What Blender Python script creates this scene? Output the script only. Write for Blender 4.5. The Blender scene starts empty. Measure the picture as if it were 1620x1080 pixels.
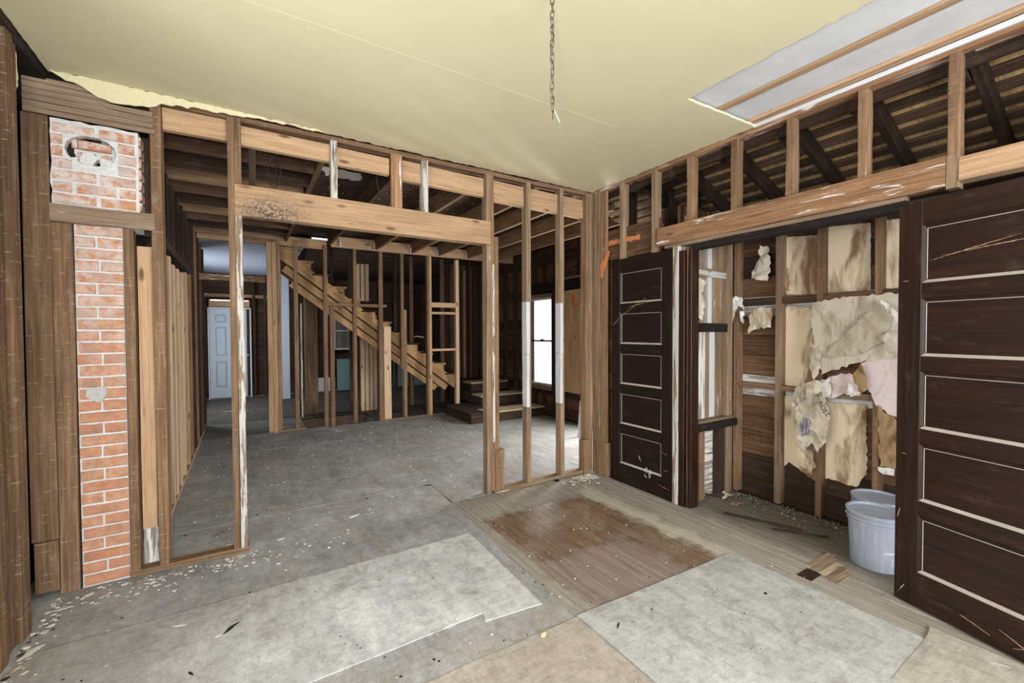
import bpy, bmesh, math, random
from mathutils import Vector, Matrix, noise
from mathutils.geometry import delaunay_2d_cdt

random.seed(7)
SC = bpy.context.scene
COL = SC.collection

# ------------------------------------------------------------------ camera
FPX, PITCH, YAW, ROLL = 682.54, -0.0216576, 0.5571818, -0.004274
CAM = Vector((-3.29588, -3.59738, 1.556))
H = 3.089
_F = Vector((math.sin(YAW)*math.cos(PITCH), math.cos(YAW)*math.cos(PITCH), math.sin(PITCH)))
_R = Vector((math.cos(YAW), -math.sin(YAW), 0)); _U = _R.cross(_F)
R2 = _R*math.cos(ROLL) + _U*math.sin(ROLL)
U2 = -_R*math.sin(ROLL) + _U*math.cos(ROLL)
cam = bpy.data.objects.new('camera', bpy.data.cameras.new('camera')); COL.objects.link(cam)
cam.data.sensor_width = 36.0; cam.data.lens = FPX*36/1620; cam.data.clip_start = 0.05
m = Matrix.Identity(4)
for i in range(3):
    m[i][0] = R2[i]; m[i][1] = U2[i]; m[i][2] = -_F[i]; m[i][3] = CAM[i]
cam.matrix_world = m
SC.camera = cam

def hit(u, v, ax, val):
    """The point of the place on the plane (axis = value) seen at the photograph's pixel u, v."""
    d = _F + R2*((u-810)/FPX) - U2*((v-540)/FPX)
    return CAM + d*((val-CAM[ax])/d[ax])
def wx(u, v=500, y=0.0): return hit(u, v, 1, y)[0]
def wy(u, v=500, x=0.0): return hit(u, v, 0, x)[1]

# ------------------------------------------------------------------ light
SC.view_settings.view_transform = 'Standard'; SC.view_settings.look = 'None'
SC.view_settings.gamma = 1; SC.view_settings.exposure = 0.18
SC.view_settings.use_curve_mapping = False
SC.cycles.max_bounces = 6; SC.cycles.diffuse_bounces = 3; SC.cycles.glossy_bounces = 2; SC.cycles.transmission_bounces = 4
world = bpy.data.worlds.new('overcast_sky'); SC.world = world; world.use_nodes = True
world.node_tree.nodes['Background'].inputs[0].default_value = (0.93, 0.96, 1.0, 1)
world.node_tree.nodes['Background'].inputs[1].default_value = 2.2

def area(name, loc, target, sx, sy, watts, col=(1, 1, 1)):
    l = bpy.data.lights.new(name, 'AREA'); l.shape = 'RECTANGLE'; l.size = sx; l.size_y = sy
    l.energy = watts; l.color = col
    o = bpy.data.objects.new(name, l); COL.objects.link(o)
    o.location = loc
    o.rotation_euler = (Vector(target)-Vector(loc)).to_track_quat('-Z', 'Y').to_euler()
    return o
# fill lamps outside unseen, added window openings, to even out the light
area('fill_light_rear', (-2.3, -6.72, 1.65), (-2.2, 0, 1.65), 3.6, 2.2, 420, (0.95, 0.98, 1.0))
area('fill_light_left', (-4.62, -2.35, 1.65), (0, -1.6, 1.5), 1.9, 1.8, 55, (0.95, 0.98, 1.0))
area('fill_light_hall', (-4.62, 6.6, 1.7), (-2, 7.2, 1.4), 1.6, 1.8, 48, (0.95, 0.98, 1.0))
area('fill_light_side', (1.75, 0.85, 1.2), (-1.5, 1.7, 1.1), 1.1, 1.3, 175, (1.0, 0.98, 0.95))
# the photographer's flash, above and left of the lens
fl = bpy.data.lights.new('camera_flash', 'POINT'); fl.energy = 75; fl.shadow_soft_size = 0.07; fl.color = (0.97, 0.98, 1.0)
flo = bpy.data.objects.new('camera_flash', fl); COL.objects.link(flo)
flo.location = CAM - R2*0.16 + Vector((0, 0, 0.16))

# ------------------------------------------------------------------ materials
def lin(c):
    return tuple(((x/255)/12.92 if x/255 <= 0.04045 else ((x/255+0.055)/1.055)**2.4) for x in c) + (1.0,)

class NT:
    def __init__(s, name):
        s.mat = bpy.data.materials.new(name); s.mat.use_nodes = True
        s.t = s.mat.node_tree; s.b = s.t.nodes['Principled BSDF']
    def n(s, typ, _i=None, **kw):
        nd = s.t.nodes.new(typ)
        for k, v in kw.items(): setattr(nd, k, v)
        for k, v in (_i or {}).items(): s.put(nd.inputs[k], v)
        return nd
    def put(s, sock, v):
        if isinstance(v, bpy.types.NodeSocket): s.t.links.new(v, sock)
        else: sock.default_value = v
    def math(s, op, a, b=0.0, c=None, clamp=False):
        nd = s.n('ShaderNodeMath', operation=op); nd.use_clamp = clamp
        s.put(nd.inputs[0], a); s.put(nd.inputs[1], b)
        if c is not None: s.put(nd.inputs[2], c)
        return nd.outputs[0]
    def vec(s, op, a, b):
        nd = s.n('ShaderNodeVectorMath', operation=op); s.put(nd.inputs[0], a); s.put(nd.inputs[1], b)
        return nd.outputs[0]
    def mix(s, f, a, b, blend='MIX'):
        nd = s.n('ShaderNodeMix', data_type='RGBA', blend_type=blend)
        s.put(nd.inputs[0], f); s.put(nd.inputs[6], a); s.put(nd.inputs[7], b)
        return nd.outputs[2]
    def ramp(s, f, stops):
        nd = s.n('ShaderNodeValToRGB'); s.put(nd.inputs[0], f)
        e = nd.color_ramp.elements
        while len(e) < len(stops): e.new(0.5)
        for el, (p, c) in zip(e, stops):
            el.position = p; el.color = c if isinstance(c, tuple) else (c, c, c, 1)
        return nd.outputs[0]
    def noise(s, co, scale, detail=4, rough=0.55, dist=0.0):
        nd = s.n('ShaderNodeTexNoise', {'Vector': co, 'Scale': scale, 'Detail': detail, 'Roughness': rough, 'Distortion': dist})
        return nd.outputs[0]
    def obj(s, world_=False):
        if world_: return s.n('ShaderNodeNewGeometry').outputs['Position']
        return s.n('ShaderNodeTexCoord').outputs['Object']
    def rnd(s): return s.n('ShaderNodeObjectInfo').outputs['Random']
    def out(s, col, rough, bump=None, bstr=0.3, bdist=0.01, spec=None):
        s.put(s.b.inputs['Base Color'], col); s.put(s.b.inputs['Roughness'], rough)
        if spec is not None: s.b.inputs['Specular IOR Level'].default_value = spec
        if bump is not None:
            bn = s.n('ShaderNodeBump', {'Strength': bstr, 'Distance': bdist, 'Height': bump})
            s.t.links.new(bn.outputs[0], s.b.inputs['Normal'])
        return s.mat

def sc3(v, x, y, z, t):
    return t.n('ShaderNodeMapping', {'Vector': v, 'Scale': (x, y, z)}).outputs[0]

def wood(name, dark, mid, light, rough=0.8, marks=0.0, paint=0.0, paintcol=(206, 204, 200), knots=0.0, vary=0.35, dirt=0.35, spec=0.25, dusty=0.22, mould=False):
    t = NT(name); co = t.obj(); r = t.rnd()
    off = t.n('ShaderNodeCombineXYZ', {0: t.math('MULTIPLY', r, 37.0), 1: t.math('MULTIPLY', r, 91.0), 2: t.math('MULTIPLY', r, 53.0)}).outputs[0]
    p = t.vec('ADD', co, off)
    g = t.noise(sc3(p, 46, 46, 1.6, t), 1.0, 6, 0.62, 0.6)
    col = t.ramp(g, [(0.20, lin(dark)), (0.5, lin(mid)), (0.82, lin(light))])
    fine = t.noise(sc3(p, 190, 190, 5.0, t), 1.0, 3, 0.6)
    col = t.mix(0.5, col, t.ramp(fine, [(0.3, 0.45), (0.7, 1.0)]), 'MULTIPLY')
    blot = t.noise(sc3(p, 7, 7, 2.2, t), 1.0, 4, 0.6)
    col = t.mix(dirt, col, t.ramp(blot, [(0.3, 0.28), (0.62, 1.0)]), 'MULTIPLY')
    grit = t.noise(p, 260, 2, 0.5)
    col = t.mix(0.3, col, t.ramp(grit, [(0.36, 0.4), (0.5, 1.0)]), 'MULTIPLY')
    dust = t.ramp(t.noise(sc3(p, 14, 14, 6, t), 1.0, 6, 0.72), [(0.56, 0.0), (0.72, dusty)])
    col = t.mix(dust, col, lin((168, 156, 142)))
    col = t.n('ShaderNodeHueSaturation', {'Saturation': 0.93, 'Color': col}).outputs[0]
    val = t.math('MULTIPLY_ADD', t.math('FRACT', t.math('MULTIPLY', r, 17.3)), vary, 1.0-vary*0.5)
    col = t.vec('MULTIPLY', col, t.n('ShaderNodeCombineXYZ', {0: val, 1: val, 2: val}).outputs[0])
    if knots:
        vo = t.n('ShaderNodeTexVoronoi', {'Vector': sc3(p, 8, 8, 2.6, t), 'Scale': 1.0, 'Randomness': 1.0})
        k = t.ramp(vo.outputs['Distance'], [(0.07, 1.0), (0.15, 0.0)])
        col = t.mix(t.math('MULTIPLY', k, knots), col, lin((70, 40, 22)))
    if marks:
        z = t.n('ShaderNodeSeparateXYZ', {0: p}).outputs[2]
        wob = t.math('MULTIPLY', t.noise(sc3(p, 9, 9, 9, t), 1.0, 2), 0.012)
        fr = t.math('FRACT', t.math('MULTIPLY', t.math('ADD', z, wob), 1/0.046))
        line = t.ramp(fr, [(0.0, 1.0), (0.045, 1.0), (0.08, 0.0)])
        msk = t.ramp(t.noise(sc3(p, 22, 22, 14, t), 1.0, 3), [(0.53, 0.0), (0.63, 1.0)])
        col = t.mix(t.math('MULTIPLY', t.math('MULTIPLY', line, msk), marks), col, lin((176, 158, 136)))
    if paint:
        pn = t.noise(sc3(p, 30, 30, 2.4, t), 1.0, 6, 0.65, 0.4)
        pm = t.ramp(pn, [(0.72-0.5*paint, 0.0), (0.76-0.5*paint, 1.0)])
        col = t.mix(pm, col, t.mix(0.35, lin(paintcol), t.ramp(fine, [(0.3, 0.5), (0.6, 1.0)]), 'MULTIPLY'))
    if mould:
        sx = t.n('ShaderNodeSeparateXYZ', {0: co})
        d1 = t.math('SUBTRACT', 1.0, t.math('MULTIPLY', t.math('ABSOLUTE', t.math('SUBTRACT', sx.outputs[2], 0.22)), 3.2), clamp=True)
        d2 = t.math('SUBTRACT', 1.0, t.math('MULTIPLY', t.math('ABSOLUTE', t.math('ADD', sx.outputs[1], 0.07)), 7.0), clamp=True)
        k = t.math('MULTIPLY', t.math('MULTIPLY', d1, d2), t.ramp(t.noise(co, 60, 5, 0.7), [(0.42, 0.0), (0.6, 1.6)]), clamp=True)
        col = t.mix(k, col, lin((66, 62, 60)))
    h = t.math('ADD', g, t.math('MULTIPLY', fine, 0.5))
    return t.out(col, rough, h, 0.35, 0.004, spec)

def plain(name, c, rough=0.6, spec=0.4, metallic=0.0, mott=0.15, scale=6.0):
    t = NT(name); co = t.vec('ADD', t.obj(), t.n('ShaderNodeCombineXYZ', {0: t.math('MULTIPLY', t.rnd(), 30.0)}).outputs[0])
    nz = t.noise(co, scale, 5, 0.6)
    col = t.mix(mott, lin(c), t.ramp(nz, [(0.3, 0.25), (0.65, 1.0)]), 'MULTIPLY')
    t.b.inputs['Metallic'].default_value = metallic
    return t.out(col, rough, nz, 0.15, 0.003, spec)

M = {}
M['old']    = wood('old_brown_lumber', (76, 55, 38), (130, 98, 68), (168, 132, 97), 0.85, marks=0.75, dirt=0.4)
M['oldl']   = wood('left_wall_lumber', (62, 44, 30), (106, 78, 52), (142, 108, 76), 0.85, marks=0.7, dirt=0.45)
M['olddk']  = wood('dark_aged_lumber', (34, 25, 19), (64, 46, 33), (92, 69, 50), 0.88, dirt=0.5, dusty=0.08)
M['black']  = wood('charred_lumber', (16, 13, 11), (32, 26, 22), (50, 42, 36), 0.9, dirt=0.5, dusty=0.08)
M['mid']    = wood('brown_stud_lumber', (86, 62, 42), (136, 103, 72), (170, 136, 100), 0.85, marks=0.5, dirt=0.35)
M['grey']   = wood('weathered_stud_lumber', (90, 72, 54), (142, 116, 88), (176, 152, 124), 0.88, dirt=0.4, paint=0.12)
M['fresh']  = wood('pale_lumber', (150, 112, 76), (188, 150, 110), (208, 174, 136), 0.8, knots=0.8, dirt=0.22, vary=0.2)
M['header'] = wood('header_lumber', (146, 110, 76), (178, 142, 104), (196, 162, 124), 0.82, knots=0.7, dirt=0.3, vary=0.12)
M['headerm'] = wood('mouldy_header_lumber', (146, 110, 76), (178, 142, 104), (196, 162, 124), 0.82, knots=0.7, dirt=0.3, vary=0.12, mould=True)
M['pine']   = wood('new_pine', (176, 140, 104), (206, 174, 138), (222, 194, 162), 0.8, knots=0.9, dirt=0.12, vary=0.15)
M['orange'] = wood('stained_header_lumber', (96, 64, 40), (150, 108, 72), (180, 140, 100), 0.75, paint=0.28, knots=0.6, dirt=0.35, vary=0.15)
M['whitep'] = wood('peeling_white_paint', (110, 92, 70), (140, 118, 92), (160, 140, 114), 0.75, paint=0.52, paintcol=(182, 179, 173), dirt=0.4, vary=0.1)
M['sleeve'] = wood('flaking_grey_white_paint', (110, 92, 70), (140, 118, 92), (160, 140, 114), 0.75, paint=0.82, paintcol=(192, 192, 191), dirt=0.35, vary=0.1)
M['plank']  = wood('wall_plank', (58, 40, 26), (102, 72, 46), (140, 104, 70), 0.86, dirt=0.5, vary=0.6)
M['plankdk']= wood('dark_wall_plank', (38, 27, 20), (66, 47, 33), (92, 68, 48), 0.88, dirt=0.5, vary=0.5, dusty=0.08)
M['whiteplank'] = wood('whitewashed_plank', (112, 98, 84), (158, 146, 132), (192, 184, 174), 0.88, paint=0.5, dirt=0.3)
M['door']   = wood('dark_varnished_door', (26, 12, 7), (45, 22, 12), (66, 35, 20), 0.4, paint=0.0, dirt=0.4, vary=0.1, spec=0.35, dusty=0.06)
M['door2']  = wood('black_varnished_door', (16, 8, 5), (29, 15, 10), (44, 24, 15), 0.45, dirt=0.4, vary=0.1, spec=0.3, dusty=0.04)
M['doorworn'] = wood('worn_varnish_edge', (40, 20, 13), (70, 40, 24), (150, 104, 62), 0.5, paint=0.1, paintcol=(176, 138, 92), dirt=0.4, vary=0.1, dusty=0.1)
M['doortrim'] = plain('pale_panel_moulding', (176, 166, 158), 0.5, mott=0.35)
M['osb']    = wood('roof_sheathing_board', (150, 112, 62), (214, 172, 108), (236, 204, 142), 0.85, dirt=0.6, vary=0.4)
M['roofdk'] = wood('dark_roof_batten', (52, 38, 28), (92, 70, 52), (126, 98, 74), 0.88, dirt=0.5)
M['sub']    = wood('upstairs_floorboard', (44, 30, 23), (76, 53, 38), (110, 80, 58), 0.85, dirt=0.5, vary=0.5)
M['joist']  = wood('ceiling_joist_lumber', (96, 72, 48), (146, 114, 80), (178, 146, 108), 0.85, dirt=0.4, vary=0.25)
M['joistdk'] = wood('dark_ceiling_joist', (58, 40, 29), (100, 72, 52), (134, 102, 74), 0.85, dirt=0.45, vary=0.3)
M['ply']    = wood('knotty_plywood', (166, 128, 82), (210, 172, 120), (226, 194, 148), 0.8, knots=0.9, dirt=0.25, vary=0.1)
M['lath']   = wood('sawn_lath', (104, 82, 62), (146, 122, 98), (176, 154, 130), 0.9, paint=0.15, dirt=0.3, vary=0.2)
M['tread']  = wood('pale_tread_board', (150, 128, 100), (192, 170, 136), (210, 192, 160), 0.8, dirt=0.2, vary=0.1)
M['stair']  = wood('yellowed_stair_pine', (128, 92, 54), (174, 134, 86), (198, 160, 110), 0.8, knots=0.9, dirt=0.3, vary=0.2, dusty=0.1)
M['steel']  = plain('rusty_chain_steel', (128, 112, 98), 0.5, metallic=0.6, mott=0.5, scale=60)
M['wire']   = plain('black_cable', (24, 22, 20), 0.6)
M['copper'] = plain('bare_wire_end', (206, 196, 176), 0.5)
M['entry']  = plain('painted_steel_door', (178, 188, 200), 0.5, mott=0.08)
M['entrydk'] = plain('door_panel_groove', (140, 149, 160), 0.5, mott=0.08)
M['trimw']  = plain('white_painted_trim', (204, 206, 208), 0.5, mott=0.12)
M['turq']   = plain('turquoise_wall_paint', (120, 156, 152), 0.7, mott=0.3)
M['bluec']  = plain('pale_blue_ceiling_paint', (176, 186, 206), 0.8, mott=0.2)
M['stone']  = plain('grey_cement_patch', (178, 176, 172), 0.9, mott=0.25, scale=30)
M['rimdk']   = plain('rim_black', (26, 24, 22), 0.95, mott=0.4)
M['orangep'] = plain('orange_spray_paint', (200, 122, 76), 0.8, mott=0.3, scale=14)
M['glassdk'] = plain('dusty_dark_pane', (96, 92, 80), 0.3, mott=0.5)
M['ceilw']  = plain('white_painted_ceiling_board', (208, 210, 213), 0.7, mott=0.18)
M['foil']   = plain('torn_paper_white', (214, 210, 202), 0.8, mott=0.25)

def emit(name, c, s):
    t = NT(name); t.b.inputs['Base Color'].default_value = lin(c)
    t.b.inputs['Emission Color'].default_value = lin(c); t.b.inputs['Emission Strength'].default_value = s
    return t.mat
M['glow'] = emit('daylit_pane', (250, 252, 255), 3.0)

def ceiling_mat():
    t = NT('yellow_ceiling_paint'); p = t.obj(True)
    n1 = t.noise(p, 1.3, 4, 0.55); n2 = t.noise(p, 90, 3, 0.6); n3 = t.noise(sc3(p, 2.0, 14, 2, t), 1.0, 4)
    col = t.mix(0.18, lin((208, 201, 168)), t.ramp(n1, [(0.35, lin((226, 222, 210))), (0.65, (1, 1, 1, 1))]), 'MULTIPLY')
    h = t.math('ADD', t.math('MULTIPLY', n2, 0.3), t.math('MULTIPLY', n3, 0.8))
    return t.out(col, 0.8, h, 0.18, 0.006, 0.15)
M['ceil'] = ceiling_mat()

def brick_mat():
    t = NT('red_brick'); co = t.obj(); r = t.rnd()
    off = t.n('ShaderNodeCombineXYZ', {0: t.math('MULTIPLY', r, 41.0), 1: t.math('MULTIPLY', r, 77.0), 2: 0.0}).outputs[0]
    p = t.vec('ADD', co, off)
    a = t.noise(p, 28, 5, 0.65); f = t.noise(p, 160, 3, 0.7)
    col = t.ramp(a, [(0.25, lin((150, 106, 80))), (0.5, lin((188, 138, 106))), (0.75, lin((206, 164, 134)))])
    hue = t.math('FRACT', t.math('MULTIPLY', r, 13.7))
    col = t.mix(t.math('MULTIPLY', hue, 0.6), col, lin((182, 118, 84)))
    col = t.mix(0.5, col, t.ramp(f, [(0.3, 0.55), (0.65, 1.0)]), 'MULTIPLY')
    # lime wash left on the bricks high on the stack
    z = t.n('ShaderNodeSeparateXYZ', {0: t.obj(True)}).outputs[2]
    k = t.math('MULTIPLY', t.ramp(t.math('MULTIPLY', z, 0.3333), [(0.36, 0.12), (0.6, 0.65), (0.72, 0.75), (0.80, 1.0)]), t.ramp(t.noise(p, 18, 6, 0.7), [(0.40, 0.0), (0.58, 0.95)]))
    col = t.mix(k, col, lin((200, 190, 184)))
    col = t.mix(t.ramp(t.noise(p, 9, 4, 0.6), [(0.5, 0.0), (0.7, 0.45)]), col, lin((108, 82, 70)))
    return t.out(col, 0.92, f, 0.4, 0.004, 0.2)
M['brick'] = brick_mat()
M['mortar'] = plain('lime_mortar', (204, 202, 200), 0.95, mott=0.3, scale=40)

def floor_sheet_mat(name, c1, c2, rough=0.75, spk=0.5, warm=None, soil=False):
    t = NT(name); p = t.obj(True)
    a = t.noise(p, 2.2, 6, 0.65); b = t.noise(sc3(p, 10, 3, 1, t), 1.0, 5, 0.7); f = t.noise(p, 130, 4, 0.7)
    col = t.mix(t.ramp(t.math('MULTIPLY_ADD', b, 0.5, t.math('MULTIPLY', a, 0.5)), [(0.36, 0.0), (0.60, 1.0)]), lin(c1), lin(c2))
    gr = t.noise(sc3(p, 4, 60, 1, t), 1.0, 5, 0.7, 0.3)
    col = t.mix(0.22, col, t.ramp(gr, [(0.34, 0.5), (0.56, 1.0)]), 'MULTIPLY')
    col = t.mix(t.ramp(t.noise(p, 3.6, 6, 0.75, 1.2), [(0.52, 0.0), (0.70, 0.6)]), col, lin((128, 122, 112)))
    if warm:
        col = t.mix(t.ramp(t.noise(p, 1.4, 4, 0.6), [(0.5, 0.0), (0.72, 0.7)]), col, lin(warm))
    if soil:
        # trodden-in dirt towards the left wall
        xx = t.math('ADD', t.n('ShaderNodeSeparateXYZ', {0: p}).outputs[0], t.math('MULTIPLY', a, 1.6))
        col = t.mix(t.ramp(t.math('MULTIPLY_ADD', xx, -0.5, -0.95), [(0.0, 0.0), (0.45, 0.6)]), col, lin((138, 134, 126)))
    col = t.mix(0.45, col, t.ramp(f, [(0.3, 0.5), (0.6, 1.0)]), 'MULTIPLY')
    sv = t.n('ShaderNodeTexVoronoi', {'Vector': p, 'Scale': 26.0, 'Randomness': 1.0})
    sm = t.math('MULTIPLY', t.ramp(sv.outputs['Distance'], [(0.06, 1.0), (0.12, 0.0)]), t.ramp(t.noise(p, 9, 2), [(0.55, 0.0), (0.62, 1.0)]))
    col = t.mix(t.math('MULTIPLY', sm, spk), col, lin((92, 82, 70)))
    sc = t.noise(sc3(p, 1.5, 40, 1, t), 1.0, 4, 0.7)
    m2 = t.noise(p, 16, 6, 0.75, 0.8)
    col = t.mix(0.5, col, t.ramp(m2, [(0.36, 0.55), (0.56, 1.0)]), 'MULTIPLY')
    col = t.mix(0.15, col, t.ramp(sc, [(0.32, 0.55), (0.5, 1.0)]), 'MULTIPLY')
    return t.out(col, rough, t.math('ADD', f, sc), 0.2, 0.003, 0.3)
M['fwhite'] = floor_sheet_mat('white_worn_underlay', (168, 169, 168), (210, 210, 209), soil=True)
M['fwhite2'] = floor_sheet_mat('cream_worn_underlay', (164, 164, 161), (196, 196, 193))
M['ftan'] = floor_sheet_mat('tan_underlay', (158, 146, 132), (182, 172, 160))
M['fgrey'] = floor_sheet_mat('grey_dusty_underlay', (134, 134, 133), (174, 174, 173), warm=(158, 148, 134))
M['fgrey2'] = floor_sheet_mat('dark_grey_dusty_underlay', (132, 132, 130), (166, 166, 164), warm=(136, 124, 108))
M['fdark'] = floor_sheet_mat('dark_far_underlay', (66, 64, 61), (96, 93, 88))  # darkest grey tone, for the farthest floor sheets
M['fmid'] = floor_sheet_mat('mid_far_underlay', (104, 102, 99), (136, 134, 130))  # step between the grey sheets and the darkest far ones
M['fbeige'] = floor_sheet_mat('beige_underlay', (164, 156, 142), (190, 184, 172))

def floor_plank_mat():
    t = NT('old_floorboard'); w = t.obj(True); r = t.rnd(); co = t.obj()
    off = t.n('ShaderNodeCombineXYZ', {0: t.math('MULTIPLY', r, 37.0), 2: t.math('MULTIPLY', r, 53.0)}).outputs[0]
    p = t.vec('ADD', co, off)
    g = t.noise(sc3(p, 40, 40, 1.8, t), 1.0, 6, 0.65, 0.5)
    grey = t.ramp(g, [(0.22, lin((108, 101, 92))), (0.5, lin((148, 141, 130))), (0.8, lin((174, 168, 158)))])
    brown = t.ramp(g, [(0.22, lin((84, 64, 50))), (0.5, lin((120, 97, 78))), (0.8, lin((148, 125, 105)))])
    purp = t.ramp(g, [(0.22, lin((104, 88, 82))), (0.55, lin((138, 123, 115))), (0.8, lin((158, 145, 137)))])
    xyz = t.n('ShaderNodeSeparateXYZ', {0: w})
    jit = t.math('MULTIPLY_ADD', t.noise(w, 5.0, 5, 0.65), 0.34, -0.17)
    X = t.math('ADD', xyz.outputs[0], jit); Y = t.math('ADD', xyz.outputs[1], jit)
    def box(x0, x1, y0, y1, s=14.0):
        a = t.math('MULTIPLY', t.math('SUBTRACT', X, x0), s, clamp=True); b = t.math('MULTIPLY', t.math('SUBTRACT', x1, X), s, clamp=True)
        c = t.math('MULTIPLY', t.math('SUBTRACT', Y, y0), s, clamp=True); d = t.math('MULTIPLY', t.math('SUBTRACT', y1, Y), s, clamp=True)
        return t.math('MULTIPLY', t.math('MULTIPLY', a, b), t.math('MULTIPLY', c, d))
    var = box(-1.66, -0.52, -3.0, -0.40)
    pp = box(-1.70, -0.80, -3.0, -1.22)
    edge = box(-0.56, -0.34, -2.2, -0.3)
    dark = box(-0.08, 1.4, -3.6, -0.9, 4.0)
    col = t.mix(edge, grey, lin((178, 170, 152)))
    col = t.mix(var, col, brown)
    col = t.mix(t.math('MULTIPLY', pp, var), col, purp)
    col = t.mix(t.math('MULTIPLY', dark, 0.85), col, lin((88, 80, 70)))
    dz = t.ramp(t.noise(w, 3.2, 6, 0.7, 0.8), [(0.46, 0.0), (0.70, 0.38)])
    dz = t.math('MULTIPLY', dz, t.math('SUBTRACT', 1.0, dark))
    col = t.mix(dz, col, lin((166, 154, 140)))
    f = t.noise(w, 120, 4, 0.7)
    col = t.mix(0.35, col, t.ramp(f, [(0.3, 0.5), (0.6, 1.0)]), 'MULTIPLY')
    scr = t.noise(sc3(w, 26, 3, 1, t), 1.0, 6, 0.7)
    col = t.mix(t.math('MULTIPLY', t.ramp(scr, [(0.62, 0.0), (0.72, 1.0)]), 0.5), col, lin((196, 184, 164)))
    glossy = t.math('MULTIPLY', var, t.math('SUBTRACT', 1.0, t.math('MULTIPLY', pp, 0.8)))
    rough = t.math('MULTIPLY_ADD', glossy, -0.56, 0.78)
    return t.out(col, rough, g, 0.12, 0.003, 0.45)
M['fplank'] = floor_plank_mat()

def paper_mat(name, base, stain, amt=0.5, sc=5.0, print_=0.0):
    t = NT(name); p = t.vec('ADD', t.obj(True), t.n('ShaderNodeCombineXYZ', {1: t.math('MULTIPLY', t.rnd(), 20.0)}).outputs[0])
    a = t.noise(sc3(p, 1, 1.5, 0.45, t), sc, 5, 0.6, 0.5); f = t.noise(p, 80, 3, 0.6)
    k = t.ramp(a, [(0.62-0.25*amt, 0.0), (0.80-0.25*amt, 0.9)])
    col = t.mix(k, lin(base), lin(stain))
    col = t.mix(0.25, col, t.ramp(f, [(0.3, 0.55), (0.6, 1.0)]), 'MULTIPLY')
    return t.out(col, 0.85, a, 0.2, 0.01, 0.2)
M['board'] = paper_mat('smoke_stained_backing', (218, 200, 170), (116, 80, 48), 0.60, 5.0)
M['paperA'] = paper_mat('torn_beige_wallpaper', (196, 186, 168), (132, 106, 78), 0.4, 6.0)
M['paperF'] = paper_mat('folded_wallpaper_back', (178, 166, 146), (140, 118, 92), 0.4, 7.0)
M['ink'] = paper_mat('faded_print', (170, 160, 164), (84, 78, 96), 0.9, 40.0)
M['paperP'] = paper_mat('pink_wallpaper', (212, 194, 192), (176, 140, 120), 0.2, 5.0)
M['paperW'] = paper_mat('white_plaster_scrap', (216, 214, 210), (150, 126, 100), 0.3, 9.0)
M['paperB'] = paper_mat('brown_backing_paper', (158, 130, 94), (98, 70, 44), 0.5, 9.0)
M['paperY'] = paper_mat('yellow_wall_plaster', (206, 197, 160), (176, 162, 124), 0.1, 6.0)

def bucket_mat():
    t = NT('grey_bucket_plastic'); p = t.obj(); n_ = t.noise(sc3(p, 30, 30, 4, t), 1.0, 5, 0.7)
    col = t.mix(t.ramp(n_, [(0.5, 0.0), (0.75, 0.5)]), lin((152, 158, 172)), lin((206, 210, 216)))
    return t.out(col, 0.5, n_, 0.1, 0.003, 0.4)
M['bucket'] = bucket_mat()

# ------------------------------------------------------------------ mesh helpers
def tag(o, label=None, cat=None, group=None, kind=None):
    if label: o['label'] = label
    if cat: o['category'] = cat
    if group: o['group'] = group
    if kind: o['kind'] = kind
    return o

def root(name, label, cat, kind=None, loc=(0, 0, 0), rotz=0.0, group=None):
    o = bpy.data.objects.new(name, None); COL.objects.link(o)
    o.empty_display_size = 0.05; o.location = loc; o.rotation_euler = (0, 0, rotz)
    return tag(o, label, cat, group, kind)

def link(name, me, mat, parent=None, mtx=None):
    o = bpy.data.objects.new(name, me); COL.objects.link(o)
    if mat is not None and (not me.materials): me.materials.append(mat)
    if mat is not None and me.materials and me.materials[0] is not mat:
        o.material_slots[0].link = 'OBJECT'; o.material_slots[0].material = mat
    if parent is not None: o.parent = parent
    if mtx is not None: o.matrix_local = mtx
    return o

_cache = {}
def boxmesh(w, h, L, ch=0.003, seg=1, jit=0.0, key=None):
    k = (round(w, 3), round(h, 3), round(L, 3), ch, seg, jit, key)
    if k in _cache: return _cache[k]
    ch = min(ch, w*0.3, h*0.3)
    a, b = w/2, h/2
    ring = [(-a+ch, -b), (a-ch, -b), (a, -b+ch), (a, b-ch), (a-ch, b), (-a+ch, b), (-a, b-ch), (-a, -b+ch)]
    vs, fs = [], []
    for i in range(seg+1):
        z = L*i/seg
        if 0 < i < seg: z += random.uniform(-.2, .2)*L/seg
        for x, y in ring:
            jx, jy = (random.uniform(-jit, jit), random.uniform(-jit, jit)) if jit else (0, 0)
            vs.append((x+jx, y+jy, z))
    for i in range(seg):
        for j in range(8):
            j2 = (j+1) % 8
            fs.append((i*8+j, i*8+j2, (i+1)*8+j2, (i+1)*8+j))
    fs.append(tuple(range(7, -1, -1))); n0 = seg*8; fs.append(tuple(n0+j for j in range(8)))
    me = bpy.data.meshes.new('timber'); me.from_pydata(vs, [], fs); me.update()
    _cache[k] = me
    return me

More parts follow.
